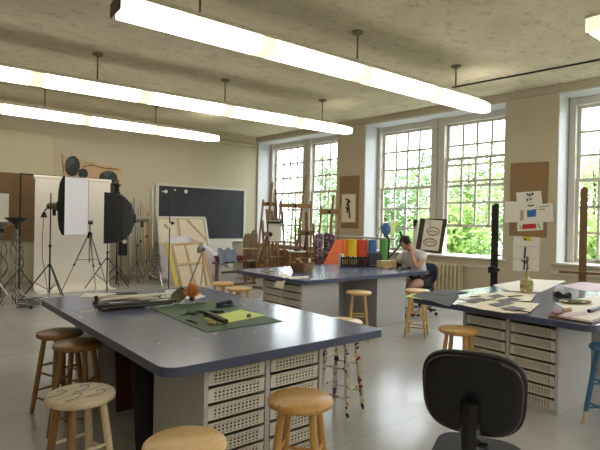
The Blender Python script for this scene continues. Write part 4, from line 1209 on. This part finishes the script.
wallquad('blue_block', ((527, 210.5), (536, 209), (536, 216.5), (527.2, 217.3)), -.037, .002, 'inkblue', None, None, s3_)
wallquad('orange_strip', ((520.2, 210), (523.5, 210), (523.5, 220), (520, 221)), -.037, .002, 'artslab', None, None, s3_)
ink(s3_, [[(528, 205.5), (531, 206), (534, 205)]], -.038, 'ink', .012)
s4 = sheet(((537, 204.5), (552.5, 203), (553.5, 221.8), (536.3, 222.2)), -.038, 'white sheet with a typed heading at the right side of the cork board')
ink(s4, [[(539, 207), (549, 205.8)], [(539, 209.5), (545, 209)]], -.042, 'inkgrey', .008)
s5 = sheet(((517.3, 222.8), (543.3, 221.7), (543, 230), (517.3, 231.2)), -.024, 'drawing with red and green shapes on the lower cork board')
wallquad('red_shape', ((522.5, 224.3), (536, 223.6), (536.3, 228.4), (522, 229.2)), -.028, .002, 'inkred', None, None, s5)
ink(s5, [[(538, 224), (540, 228)], [(520, 225), (520.5, 229)]], -.029, 'greenp', .012)
f1 = sheet(((513.8, 232), (540.4, 231.8), (540, 246.6), (513.2, 246.2)), -.006, 'top of three stacked sheets, with the yellow flower head')
wallquad('flower_head', ((521, 238), (524, 236.2), (531, 237), (532, 242)), -.010, .003, 'inkyellow', None, None, f1)
ink(f1, [[(524.5, 239.3), (526.5, 239.8)]], -.014, 'ink', .02)
f2 = sheet(((513.2, 246.6), (540, 247), (539.5, 259), (512.9, 258.5)), -.010, 'middle of three stacked sheets below the cork board')
ink(f2, [[(525.5, 247), (525, 252), (524.5, 258.3)]], -.014, 'ink', .016)
f3 = sheet(((512.9, 258.9), (539.5, 259.3), (539, 271.5), (512.8, 270.7)), -.006, 'lowest of three stacked sheets below the cork board')
ink(f3, [[(524.6, 259.4), (524.5, 266), (524, 270)], [(521, 260), (524.5, 262), (529, 259.8)]], -.010, 'ink', .014)
# framed study leaning on the sill
tl, tr, br_, bl_ = [P(x, y, w=o) for x, y, o in ((420.5, 218.3, .22), (447.5, 219.3, .22), (441.5, 254, .05), (415.8, 250.5, .05))]
fr = thing('framed_study', tuple((bl_+br_)/2), 'dark framed study of two brown ovals leaning on the window sill', 'picture')
def quadslab(parent, name, c, th, m, lift=0.0):
    nn = (c[1]-c[0]).cross(c[3]-c[0]).normalized()
    if nn.dot(WN) > 0: nn = -nn
    a = [p + nn*lift for p in c]; vs = a + [p + nn*th for p in a]
    MB().add(vs, [(0, 1, 2, 3), (7, 6, 5, 4), (0, 4, 5, 1), (1, 5, 6, 2), (2, 6, 7, 3), (3, 7, 4, 0)]).build(name, m, parent, world=True)
    return nn
zlift = Vector((0, 0, max(0, SILL+.038 - min(bl_.z, br_.z))))
C4 = [tl, tr, br_+zlift*0, bl_+zlift*0]
quadslab(fr, 'mat_board', C4, .015, 'darkframe')
bi = lambda u, v: C4[0].lerp(C4[1], u).lerp(C4[3].lerp(C4[2], u), v)
nn = quadslab(fr, 'white_mount', [bi(.21, .03), bi(.86, .05), bi(.88, .93), bi(.2, .95)], .003, 'paper', .0155)
for (u, v, ru, rv) in ((.56, .38, .22, .12), (.52, .71, .24, .11)):
    MB().tube([bi(u + ru*math.cos(t/12*2*PI)*(1+.1*math.sin(t*2.3)), v + rv*math.sin(t/12*2*PI)) + nn*.021 for t in range(13)], .012, 6).build('sepia_oval', 'inkbrown', fr, world=True)
    MB().tube([bi(u-ru*.7, v+.02) + nn*.021, bi(u, v-.02) + nn*.021, bi(u+ru*.7, v+.01) + nn*.021], .010, 6).build('sepia_line', 'inkbrown', fr, world=True)
MB().tube([bi(.42, .05) + nn*.021, bi(.44, .25) + nn*.021], .005, 6).build('sepia_line', 'inkbrown', fr, world=True)
c4 = [P(x, y, w=.2) for x, y in ((414, 220), (419, 220.5), (416, 243), (412.5, 243))]
bw = thing('black_edged_board', tuple((c4[2]+c4[3])/2), 'white board with black edge blobs behind the dark framed study', 'board')
quadslab(bw, 'board', [c4[0], c4[1], Vector((c4[2].x, c4[2].y, SILL+.04)), Vector((c4[3].x, c4[3].y, SILL+.04))], .012, 'paper')
quadslab(bw, 'black_clip', [P(x, y, w=.18) for x, y in ((413.5, 219.5), (418, 219.5), (416.5, 224), (413.8, 230))], .02, 'blackp')
# radiator
rd = thing('radiator', tuple(W(6.25, -.12, 0)), 'cream cast iron radiator under the window behind the seated person', 'radiator')
for i in range(9):
    s_ = 5.90 + i*.085
    mb = MB()
    for o in (-.165, -.075): mb.tube([W(s_, o, .12), W(s_, o, .64)], .027, 10)
    mb.tube([W(s_, -.165, .64), W(s_, -.15, .675), W(s_, -.09, .675), W(s_, -.075, .64)], .027, 10)
    mb.tube([W(s_, -.165, .12), W(s_, -.15, .09), W(s_, -.09, .09), W(s_, -.075, .12)], .021, 10)
    mb.build('radiator_section', 'radiator', rd, world=True)
for s_ in (5.92, 6.57):
    mb = MB(); wbox(mb, s_-.025, s_+.025, -.18, -.06, 0, .075); mb.build('foot', 'radiator', rd, world=True)
# black easel mast and brown easel mast on the right
def mast_easel(loc, rz, h, w_, th, label, m, round_top=False, barz=.0):
    root = thing('mast_easel', loc, label, 'easel', rz)
    if round_top:
        pl = [(-w_/2, .12), (w_/2, .12), (w_/2, h-w_/2)] + [(w_/2*math.cos(PI*k/8), h-w_/2 + w_/2*math.sin(PI*k/8)) for k in range(1, 8)] + [(-w_/2, h-w_/2)]
        MB().prism(pl, -th/2, th/2, ROT(PI/2, 'X')).build('mast', m, root)
    else:
        MB().box((0, 0, h/2+.05), (w_, th, h-.1)).build('mast', m, root, bev=.006)
        MB().box((w_*.15, -.01, h-.01), (w_*.7, th*1.1, .06)).build('mast_cap', m, root)
        MB().box((-.01, -.09, h*.80), (.05, .12, .05)).build('clamp', m, root)
        MB().box((-.03, -.09, .80), (.12, .12, .10)).build('height_block', m, root, bev=.01)
    for z, ww_ in ((.80, .62), (.40, .5)):
        MB().box((0, -.06, z), (ww_ if round_top else .16, .05, .04)).build('shelf_bar', m, root, bev=.004)
    for s in (-1, 1):
        MB().box((s*.26, 0, .035), (.05, .62, .05)).build('foot', m, root)
    MB().box((0, 0, .085), (.56, .06, .05)).build('cross_foot', m, root)
    MB().bar((0, .04, h*.6), (0, .30, .06), .04, .03).build('rear_strut', m, root)
    return root
mast_easel((7.22, 3.97, 0), face(-7.2, -3.97), 1.80, .105, .06, 'tall black mast easel standing behind the right table', 'blackp')
mast_easel((7.95, 2.97, 0), face(-7.95, -2.97), 2.08, .10, .035, 'brown wooden mast with a rounded top before the rightmost window', 'easeld', True)
# ================================================================== THINGS ON THE FAR TABLE
Z = TZ + .001
c = P(305, 272, z=Z)
bk = thing('wicker_basket', (c.x, c.y+.06, Z), 'brown wicker basket of odds and ends on the far table', 'basket', .35)
pl = lambda w_, d_: rounded(-w_/2, w_/2, -d_/2, d_/2, (.04,)*4, 5)
rings = [(.27, .19, 0), (.31, .22, .06), (.345, .25, .12), (.35, .255, .135), (.325, .235, .135), (.26, .18, .012)]
mb = MB(); vs = []; n = None
for w_, d_, z in rings:
    ring = pl(w_, d_); n = len(ring); vs += [Vector((x, y, z)) for x, y in ring]
fs = [tuple(range(n-1, -1, -1)), tuple((len(rings)-1)*n+i for i in range(n))]
for j in range(len(rings)-1):
    for i in range(n): fs.append((j*n+i, j*n+(i+1) % n, (j+1)*n+(i+1) % n, (j+1)*n+i))
mb.add(vs, fs).build('basket_body', 'wicker', bk)
MB().tube([(-.16, -.08, .135), (-.14, -.02, .18), (0, .04, .20), (.14, 0, .18), (.16, .07, .135)], .008, 8).build('handle', 'wicker', bk)
for i in range(5):
    x, y = -.10 + .05*i, R_.uniform(-.04, .04)
    p = bk.location + Vector((x, y, .06))
    mb = MB(); mb.tube([(p.x, p.y, Z+.02), (p.x+R_.uniform(-.02, .02), p.y, Z+.13), (p.x+R_.uniform(-.06, .06), p.y+.02, Z+.19)], [.022, .025, .018], 8)
    lab = ['leftmost of the five odds and ends poking from the wicker basket', 'second from left of the five odds and ends in the wicker basket', 'middle one of the five odds and ends in the wicker basket', 'second from right of the five odds and ends in the wicker basket', 'rightmost of the five odds and ends poking from the wicker basket'][i]
    tag(mb.build('craft_stick', ['easeld', 'cardb', 'steel', 'brownh', 'cream'][i]), lab, 'craft item', 'odds and ends in the wicker basket')
def flat(name, px, z, th, m, label, cat, group=None):
    pts = [P(x, y, z=z) for x, y in px]
    if sum(a.x*b.y - b.x*a.y for a, b in zip(pts, pts[1:]+pts[:1])) < 0: pts.reverse()
    mb = MB().prism([(p.x, p.y) for p in pts], z, z+th)
    return tag(mb.build(name, m), label, cat, group)
def hang(u, v):
    a, b = P(284, 273, z=Z+.004).lerp(P(290, 276, z=Z+.004), v), P(272, 284, z=.64).lerp(P(284, 283, z=.64), v)
    m0, m1 = P(279, 275.3, z=Z+.004), P(287.5, 277.3, z=Z+.004)
    m_ = m0.lerp(m1, v)
    if u < .4: return a.lerp(m_, u/.4)
    t = (u-.4)/.6; e = m_ + Vector((-.10, -.03, -.14)); q = m_.lerp(e, t); q.z = m_.z - .14*t**1.5; return q
tag(MB().sheet(hang, 14, 4, .003).build('paper_sheet', 'cream', ang=70), 'cream paper curling over the edge of the far table by the basket', 'paper')
flat('paper_sheet', ((288, 277), (309, 275.8), (308, 278.3), (290, 279)), Z, .002, 'paper', 'white paper lying flat on the far table before the basket', 'paper')
for i, (px, py) in enumerate(((263, 271.2), (267, 272.2), (271, 271))):
    q = P(px, py, z=Z); tag(MB().ell((q.x, q.y, Z+.012), (.03, .018, .012), 10, 8).build('pastel_stub', ['cardb', 'olive', 'cream'][i]), ['tan pastel stub, leftmost on the left end of the far table', 'olive pastel stub between two others on the far table', 'cream pastel stub, nearest the basket of three on the far table'][i], 'pastel')
c = P(340.8, 266, z=Z); t_ = MB()
cu = thing('paper_carton', (c.x, c.y, Z), 'small white carton with a dark mark beside the black crate', 'carton', .5)
MB().box((0, 0, .10), (.085, .07, .20)).build('carton_body', 'white', cu, bev=.004)
MB().box((0, -.0365, .10), (.02, .003, .06)).build('printed_mark', 'brownh', cu)
MB().box((0, 0, .2055), (.08, .012, .01)).build('top_fold', 'white', cu)
# black crate
c0, c1_ = P(344.5, 266.5, z=Z), P(373, 267, z=Z)
dd = (c1_-c0); L_ = dd.length; cr = thing('black_crate', tuple((c0+c1_)/2 + Vector((0, .10, 0))), 'black slatted plastic crate of supplies on the far table', 'crate', math.atan2(dd.y, dd.x))
hh_ = .155
mb = MB(); mb.box((0, 0, .006), (L_, .24, .01))
for s in (-1, 1):
    mb.box((0, s*.117, hh_-.015), (L_, .006, .03)); mb.box((0, s*.117, .025), (L_, .006, .03))
    mb.box((s*(L_/2-.003), 0, hh_*.5+.004), (.006, .228, hh_-.01))
    for k in range(13): mb.box((-L_/2+.012 + (L_-.024)*k/12, s*.117, hh_*.5), (.014, .005, hh_-.05))
mb.box((L_*.12, 0, hh_*.45), (.006, .228, hh_*.8))
mb.build('crate_body', 'blackp', cr)
for i, (u, m, r, lab) in enumerate(((-.33, 'cardb', .04, 'tan jar farthest left inside the black crate'), (-.14, 'olive', .055, 'rounded olive jar in the middle of the black crate'), (.03, 'white', .03, 'white bottle inside the black crate'), (.30, 'brownh', .045, 'dark brown jar at the right inside the black crate'))):
    q = Vector((u*L_, 0, 0)); a_ = cr.rotation_euler.z
    p = Vector(cr.location) + Vector((q.x*math.cos(a_), q.x*math.sin(a_), .0125))
    tag(MB().lathe([(r*.8, 0), (r, .01), (r, .10), (r*.5, .125), (r*.5, .15)], p, 16).build('supply_jar', m), lab, 'jar')
c0 = P(389, 268, z=Z)
tag(MB().box((c0.x, c0.y+.05, Z+.06), (.30, .14, .115), rz=-.15).build('cardboard_box', 'cardb', bev=.004), 'tan box standing on the far table in front of the person', 'box')
lp = thing('laptop', (6.27, 5.56, Z), 'dark grey laptop open on the far table left of the person', 'laptop', -.25)
MB().box((0, -.11, .008), (.29, .20, .015)).build('keyboard_base', 'blacksheet', lp, bev=.004)
MB().box((0, .03, .115), (.29, .010, .20), rot=ROT(-.2, 'X')).build('screen', 'blacksheet', lp, bev=.003)
c0 = P(397, 267.5, z=Z)
ca = thing('camera', (c0.x, c0.y, Z), 'small black camera on the far table beside the tan box', 'camera', .3)
MB().box((0, 0, .04), (.12, .05, .075)).build('camera_body', 'blackp', ca, bev=.008)
MB().lathe([(.03, 0), (.03, .05)], (0, -.025, .04), 16, ROT(PI/2, 'X')).build('lens', 'blackp', ca)
MB().box((0, 0, .085), (.04, .035, .02)).build('viewfinder', 'blackp', ca, bev=.004)
flat('sketchbook', ((398, 270.5), (410, 269), (412, 266.5), (402, 267)), Z, .012, 'blacksheet', 'dark sketchbook under the hand of the seated person', 'sketchbook')
# ================================================================== THINGS ON THE RIGHT TABLE
g = 'papers on the right table'
LAY = [((411, 294.5), (433, 290.8), (462, 293.5), (451, 301.5), (425, 299.5)), ]
flat('drawing_sheet', ((493, 285), (529, 279), (566, 281), (541, 292), (510, 291)), Z, .002, 'paper', 'big white sheet at the far side of the right table behind the jug', 'paper', g)
flat('drawing_sheet', ((404.5, 296.5), (414, 293.6), (437, 295.5), (423, 299.5)), Z+.0005, .0015, 'lime', 'pale yellow sheet corner poking out at the left tip of the right table', 'paper', g)
flat('drawing_sheet', ((411, 296), (425, 291.5), (457, 292), (459, 297), (449, 306.8), (432, 301.5)), Z+.0025, .002, 'blacksheet', 'large charcoal sheet overhanging the left end of the right table', 'paper', g)
flat('drawing_sheet', ((420, 293), (447, 290), (470, 292), (446, 295.5)), Z+.005, .002, 'blacksheet', 'upper charcoal sheet behind the large charcoal one on the right table', 'paper', g)
flat('drawing_sheet', ((457, 299), (486, 293), (520, 297), (500, 304)), Z+.003, .0015, 'cream', 'cream sheet in the left middle of the right table', 'paper', g)
flat('drawing_sheet', ((455, 303.5), (478, 299.5), (500, 304), (484, 310)), Z+.0052, .0015, 'cream', 'cream drawing sheet nearest the front edge, left one, right table', 'paper', g)
flat('drawing_sheet', ((483, 309.5), (508, 301), (540, 303.5), (528, 313.5), (505, 313)), Z+.007, .0015, 'cream', 'cream drawing sheet above the middle drawers, right table', 'paper', g)
flat('drawing_sheet', ((478, 296), (500, 291.5), (536, 294), (531, 301), (500, 301)), Z+.009, .0015, 'cream', 'cream sheet next to the jug on the right table', 'paper', g)
flat('drawing_sheet', ((560, 286), (582, 282), (606, 284.5), (606, 291), (585, 291)), Z, .002, 'lilac', 'pinkish lilac sheet at the far right of the right table', 'paper', g)
flat('drawing_sheet', ((555, 303), (596, 296), (606, 300), (606, 305), (570, 312)), Z, .002, 'paper', 'white sheet under the dark oval dish on the right table', 'paper', g)
for i, (px, lab) in enumerate(((((487, 296), (498, 294), (506, 296.5), (495, 298.5)), 'small grey print farthest from the drawers on the right table'),
                               (((497, 300), (512, 297.5), (522, 299.5), (508, 302.5)), 'small grey print close to the jug, among the loose sketches'),
                               (((488, 304), (505, 301.5), (515, 303), (498, 306.5)), 'wide grey print in the middle of the cream drawing sheets'),
                               (((464, 300.5), (478, 297.6), (486, 299), (474, 302.6)), 'grey print at the left of the cream drawing sheets'),
                               (((500, 308), (512, 306), (526, 308.5), (516, 311)), 'grey print near the front edge above the middle drawers'))):
    flat('grey_print', px, Z+.0112+.0012*i, .001, 'inkgrey', lab, 'print', 'small grey prints on the right table')
for i, (a_, b_, m, lab) in enumerate(((((483, 300.5)), (496, 298.5), 'blackp', 'black pen farthest left among the sketches of the right table'), ((516, 310.2), (532, 312.8), 'blackp', 'black pen by the front edge above the right drawers'), ((470, 297), (481, 296), 'blackp', 'black pen at the edge of the charcoal sheet'), ((508, 296.5), (523, 295.5), 'brownh', 'brown brush lying left of the jug'))):
    p0, p1 = P(*a_, z=Z+.022), P(*b_, z=Z+.022)
    tag(MB().tube([p0, p0.lerp(p1, .8), p1], [.006, .006, .002], 8).build('pen', m), lab, 'pen')
c = P(526.5, 293, z=Z+.011)
jg = thing('glazed_jug', (c.x, c.y, Z+.0112), 'olive glazed bottle holding a dry flower stem on the right table', 'bottle')
MB().lathe([(.05, 0), (.062, .012), (.066, .08), (.064, .125), (.05, .145), (.022, .165), (.018, .20), (.022, .21), (.014, .21), (.012, .17)], n=24).build('bottle_body', 'olive', jg)
sm = tag(MB().tube([(c.x, c.y, Z+.08), (c.x-.008, c.y, Z+.25), (c.x+.01, c.y, Z+.32), (c.x-.012, c.y, Z+.40)], [.004, .006, .006, .005], 8).build('dried_flower', 'stem'), 'dry brown flower stem standing in the olive bottle', 'stem')
for (dz, dx, l) in ((.27, .03, .06), (.33, -.03, .05), (.30, .02, .07), (.38, .02, .04)):
    MB().ell((dx*.7+.0, 0, dz-.08), (abs(dx)*.8, .004, .014), 10, 6, ROT(-.7 if dx > 0 else .7, 'Y')).build('leaf', 'stem', sm)
c = P(562, 297.2, z=Z)
td = thing('tape_dispenser', (c.x, c.y, Z), 'black tape dispenser with a white roll on the right table', 'tape dispenser', -.75)
MB().prism([(-.08, 0), (.08, 0), (.085, .03), (.07, .055), (.03, .035), (0, .03), (-.02, .05), (-.05, .065), (-.08, .05)], -.028, .028, ROT(PI/2, 'X')).build('dispenser_body', 'blackp', td, bev=.004)
MB().lathe([(.018, -.012), (.032, -.012), (.032, .012), (.018, .012)], (-.035, 0, .055), 18, ROT(PI/2, 'X')).build('tape_roll', 'white', td)
c = P(575, 303, z=Z+.004)
dp_ = thing('oval_dish', (c.x, c.y, Z+.0025), 'dark green oval dish with pale dabs on the right table', 'dish', -.55)
MB().lathe([(.0, .004), (.09, .004), (.13, .012), (.155, .022), (.15, .012), (.11, 0), (.0, 0)], n=30, rot=Matrix.Diagonal((1, .6, 1)), cap=False).build('dish_body', 'leaf', dp_, ang=60)
for i in range(7):
    a_ = i*.9; MB().ell((.09*math.cos(a_), .05*math.sin(a_), .012), (.022, .014, .006), 10, 6).build('paint_dab', ['paper', 'greenp', 'ink'][i % 3], dp_)
bp = [(548, 317.5), (575, 309), (607, 309), (612, 318), (592, 324.3)]
pts = [P(x, y, z=Z) for x, y in bp]
flat('drawing_board', bp, Z, .014, 'easeld', 'brown drawing board at the near corner of the right table', 'board')
flat('drawing_sheet', ((552, 314.8), (577, 307.3), (604, 307.5), (607, 315.2), (591, 320.8)), Z+.0145, .003, 'paper', 'white sheet on the brown drawing board at the near table corner', 'paper')
for i, (px, m, lab) in enumerate(((((551, 313), (558, 310.8), (563, 314), (556, 316)), 'maroon', 'maroon eraser block at the left tip of the brown drawing board'), (((563, 314), (585, 312.2), (587, 314.5), (566, 317.5)), 'lilac', 'pink strip of card on the brown drawing board'), (((562, 311), (570, 309.5), (572, 311.5), (564, 313)), 'inkbrown', 'tan block behind the pink strip on the drawing board'))):
    flat('card_piece', px, Z+.018, [.02, .006, .018][i], m, lab, 'card')
p0, p1 = P(589, 311, z=Z+.034), P(606, 306.5, z=Z+.034)
tag(MB().tube([p0, p0.lerp(p1, .25), p0.lerp(p1, .26), p1], [.016, .016, .012, .012], 12).build('marker_pen', 'blackp'), 'thick black marker on the white sheet at the right edge', 'marker')
# ================================================================== THINGS ON THE NEAREST TABLE
flat('cutting_mat', ((150.5, 308.5), (206, 332.3), (282.5, 321.3), (216, 300.8)), Z, .003, 'mat', 'green cutting mat on the nearest table', 'cutting mat')
ZM = Z + .0035
flat('paper_sheet', ((203, 318.3), (241, 309.8), (265.8, 315.4), (221, 324.2)), ZM, .002, 'lime', 'lime green paper on the cutting mat', 'paper')
def stick(name, a, b, z, r, m, label, cat, group=None, capm=None, caplen=.12):
    p0, p1 = P(*a, z=z), P(*b, z=z)
    if capm is None: return tag(MB().tube([p0, p1], r, 10).build(name, m), label, cat, group)
    root = thing(name, tuple(p0.lerp(p1, .5) - Vector((0, 0, r))), label, cat, group=group)
    MB().tube([p0.lerp(p1, caplen), p1], r, 10).build('barrel', m, root, world=True)
    MB().tube([p0, p0.lerp(p1, caplen)], r*1.12, 10).build('cap', capm, root, world=True)
    return root
stick('carving_mallet', (205, 312.5), (226, 321.5), ZM+.022, .018, 'brownh', 'thick dark brown handled tool lying across the lime paper', 'tool', capm='blackp', caplen=.75)
# scissors
c = P(194, 313.5, z=ZM); sc_ = thing('scissors', (c.x, c.y, ZM), 'black handled scissors open on the cutting mat', 'scissors', .3)
for s in (-1, 1):
    MB().bar((.0, 0, .006), (.13, s*.022, .006), .014, .003, side=(0, 1, 0)).build('blade', 'steel', sc_)
    MB().tube([(-.03 - .028*math.cos(t/10*2*PI), s*.032 + .02*math.sin(t/10*2*PI), .008) for t in range(11)], .006, 8).build('handle_loop', 'blackp', sc_)
stick('craft_knife', (181, 314.2), (199, 311.8), ZM+.008, .007, 'blackp', 'black craft knife behind the scissors on the mat', 'knife', capm='steel', caplen=.2)
stick('pliers', (196, 311.5), (224, 311.6), ZM+.010, .009, 'blackp', 'thin black tool lying along the back of the lime paper', 'tool')
stick('pencil', (186.5, 319.2), (197, 323), ZM+.006, .005, 'ink', 'short dark pencil on the front of the cutting mat', 'pencil', capm='cardb', caplen=.12)
stick('glue_stick', (208, 322.5), (215, 323.2), ZM+.010, .010, 'stretcher', 'short tan stick by the front of the lime paper', 'stick')
c = P(249, 317.5, z=ZM); tag(MB().box((c.x, c.y, ZM+.014), (.03, .022, .022), rz=.4).build('eraser', 'inkgrey', bev=.003), 'small grey eraser on the edge of the lime paper', 'eraser')
c = P(224.5, 306.5, z=ZM)
tp = thing('stapler', (c.x, c.y, ZM), 'navy blue stapler behind the lime paper', 'stapler', .1)
MB().box((0, 0, .008), (.15, .045, .015)).build('base', 'navy', tp, bev=.004)
MB().box((-.005, 0, .036), (.14, .036, .026), rot=ROT(-.12, 'Y')).build('top_arm', 'navy', tp, bev=.008)
MB().lathe([(.02, -.018), (.024, 0), (.02, .018)], (.055, 0, .025), 14, ROT(PI/2, 'X')).build('hinge', 'blackp', tp)
# leaf and flower
c = P(177, 303.5, z=Z)
lf = MB()
pl = [(-.065, 0), (-.02, -.0), (.02, .0), (.055, .06), (.06, .13), (.05, .155), (-.02, .12), (-.07, .05)]
def leafsurf(u, v):
    w_ = .075*math.sin(PI*min(.98, max(.03, v*.9+.08)))
    return (c.x + (u-.5)*2*w_ + .05*v, c.y + .02*math.cos((u-.5)*3) + .02*v, Z + .003 + .135*v)
tag(lf.sheet(leafsurf, 10, 12, .003).build('dried_leaf', 'leaf', ang=70), 'olive dried leaf standing on edge at the back of the cutting mat', 'leaf')
c = P(192, 304, z=Z)
fl = thing('artificial_flower', (c.x, c.y, Z), 'orange artificial flower lying at the corner of the cutting mat', 'flower')
for i in range(26):
    a_ = i*2.4; el = .15 + (i % 7)*.19
    d = Vector((math.cos(a_)*math.cos(el)*.5, math.sin(a_)*math.cos(el)*.7, math.sin(el)))
    MB().ell(Vector((0, 0, .06)) + d*.07, (.019, .006, .055), 8, 6, d.to_track_quat('Z', 'Y').to_matrix()).build('petal', 'petal', fl)
MB().ell((0, 0, .045), (.025, .025, .025), 10, 8).build('flower_centre', 'brownh', fl)
MB().tube([(0.02, -.03, .014), (.06, -.07, .012), (.09, -.08, .008)], .006, 6).build('stem', 'leaf', fl)
flat('paper_sheet', ((160, 297.5), (166, 292), (190, 291), (206, 296.5), (196, 299.5)), Z, .002, 'paper', 'white paper behind the orange flower on the nearest table', 'paper')
c = P(176, 297, z=Z)
tag(MB().box((c.x, c.y+.03, Z+.035), (.20, .02, .065), rz=.1).build('white_card', 'paper'), 'folded white card standing behind the dried leaf', 'card')
# bundle of long sticks
flat('paper_sheet', ((79, 297.5), (86, 293.5), (116, 293.5), (122, 297.8)), Z, .002, 'paper', 'white paper sticking out left of the long stick bundle', 'paper')
SB = [((94, 297), (148, 295), 'cream', 'blackp'), ((93, 302.5), (152, 296), 'white', 'blackp'), ((96, 306.5), (150, 301), 'blackp', None),
      ((98, 309), (158, 302.5), 'blackp', None), ((100, 300), (165, 293.5), 'cream', None), ((104, 304.5), (168, 300), 'white', 'blackp'),
      ((108, 308.3), (172, 303.2), 'blackp', None), ((95, 299.5), (140, 300.5), 'steel', 'blackp'), ((112, 305.5), (176, 301), 'blackp', None),
      ((106, 296), (137, 293.2), 'blackp', None), ((115, 299), (158, 298.5), 'cream', None), ((102, 310), (145, 306.5), 'brownh', None)]
wh = ['back row of the stick bundle, first from the wall side', 'with a black cap, left front of the stick bundle', 'in the stick bundle, second black one from the front left', 'in the stick bundle, third black one from the front left',
      'reaching farthest back across the stick bundle', 'with a black cap, in the middle of the stick bundle', 'in the stick bundle, front one by the cutting mat', 'with a black cap, lying level across the stick bundle',
      'in the stick bundle, ending next to the dried leaf', 'lying shortest at the back of the stick bundle', 'in the core of the stick bundle', 'nearest the front of the stick bundle']
nm = {'cream': 'cream', 'white': 'white', 'blackp': 'black', 'steel': 'steel grey', 'brownh': 'dark brown'}
for i, (a_, b_, m, cp_) in enumerate(SB):
    r = .009 + .002*(i % 3)
    zz = Z + r + (.0 if i % 2 else .024) + (.02 if i in (0, 4, 7) else 0)
    stick('long_stick', a_, b_, zz, r, m, 'long %s stick %s' % (nm[m], wh[i]), 'stick', 'long sticks bundled on the nearest table', cp_, .07)
# ================================================================== OUTDOORS
struct(MB().bb(12.3, 90, -60, 80, -3.2, -3.0), 'ground_lawn', 'lawn')
def make_tree(loc, h, cr_, m, label, seed, n=1500, leaf=.17, shape=1.0):
    rr = random.Random(seed)
    root = thing('tree', loc, label, 'tree', group=None)
    MB().tube([(0, 0, 0), (.05, .02, h*.35), (-.04, .05, h*.6), (.02, 0, h*.85)], [.22, .17, .11, .04], 10).build('trunk', 'trunk', root)
    br = []
    for k in range(7):
        z = h*(.3+.08*k); a_ = rr.uniform(0, 6.28); L2 = cr_*rr.uniform(.5, .85)
        MB().tube([(0, 0, z), (L2*.5*math.cos(a_), L2*.5*math.sin(a_), z+L2*.3), (L2*math.cos(a_), L2*math.sin(a_), z+L2*.5)], [.07, .045, .015], 7).build('branch', 'trunk', root)
    mb = MB(); vs = []; fs = []
    blobs = []
    for k in range(16):
        t = rr.uniform(.0, 1); a_ = rr.uniform(0, 6.28); q = cr_*rr.uniform(.2, .85)*(1-.55*t*shape)
        blobs.append((Vector((q*math.cos(a_), q*math.sin(a_), h*(.16+.76*t))), cr_*rr.uniform(.32, .55)))
    for i in range(n):
        c_, r_ = blobs[rr.randrange(len(blobs))]
        d = Vector((rr.gauss(0, 1), rr.gauss(0, 1), rr.gauss(0, .8))).normalized()
        p = c_ + d*r_*rr.uniform(.55, 1.05)
        u = Vector((rr.gauss(0, 1), rr.gauss(0, 1), rr.gauss(0, 1))).normalized(); v_ = u.orthogonal().normalized()
        s_ = leaf*rr.uniform(.7, 1.4)
        b0 = len(vs)
        vs += [p - u*s_, p + v_*s_*.45, p + u*s_, p - v_*s_*.45]; fs.append((b0, b0+1, b0+2, b0+3))
    mb.add(vs, fs).build('crown', m, root, flat=True)
    return root
TR = [(17, 14.5, 7.2, 2.6, 'fol2'), (19, 19, 8.2, 3.0, 'fol2'), (22, 24, 10.5, 3.4, 'fol2'), (16.5, 10.6, 5.6, 2.3, 'fol1'), (18.5, 7.4, 5.4, 2.4, 'fol1'),
      (17.5, 4.2, 5.0, 2.2, 'fol3'), (18, 1.2, 5.2, 2.4, 'fol1'), (23, 11, 8.6, 3.2, 'fol3'), (26, 6, 8.2, 3.3, 'fol3'), (26, 16, 9.8, 3.5, 'fol1'), (24, 1, 7.0, 3.0, 'fol1'),
      (31, 11, 9.6, 3.8, 'fol3'), (32, 24, 12.5, 4.2, 'fol2'), (30, 3, 8.4, 3.8, 'fol3'), (20, -2.5, 6, 2.8, 'fol1'), (34, 33, 12, 4.4, 'fol1')]
TL = ['deep green tree seen through the first pair of windows, nearest one', 'deep green tree behind the easels, second row outside', 'tall deep green tree far outside the first pair of windows',
      'fresh green tree outside, seen left of the seated person', 'fresh green tree outside behind the framed study', 'pale green low tree outside the raised window', 'fresh green tree outside the rightmost window',
      'pale tall tree outside above the paper rolls', 'pale tall tree outside behind the middle windows', 'green tree between the first and second window pairs outside', 'green tree farther out behind the rightmost window',
      'most distant pale tree outside the second window pair', 'most distant deep green tree beyond the easels', 'distant pale tree beyond the raised window', 'green tree at the far right outside', 'distant green tree beyond the back corner']
for i, (x, y, h_, c_, m) in enumerate(TR):
    make_tree((x, y, -3.0), h_*.92, c_, m, TL[i], 40+i, n=5200, leaf=.14)
# ================================================================== WORLD AND VIEW
wd = bpy.data.worlds.new('overcast_sky'); sc.world = wd; wd.use_nodes = True
wd.node_tree.nodes['Background'].inputs['Color'].default_value = (.86, .93, 1.0, 1)
wd.node_tree.nodes['Background'].inputs['Strength'].default_value = 9.0
sc.view_settings.view_transform = 'Standard'
sc.view_settings.look = 'None'
sc.view_settings.gamma = 1
sc.view_settings.use_curve_mapping = False
sc.view_settings.exposure = 0.0
sc.cycles.max_bounces = 8
sc.cycles.diffuse_bounces = 5
sc.cycles.transparent_max_bounces = 16
sc.cycles.sample_clamp_indirect = 10
sc.cycles.use_denoising = True
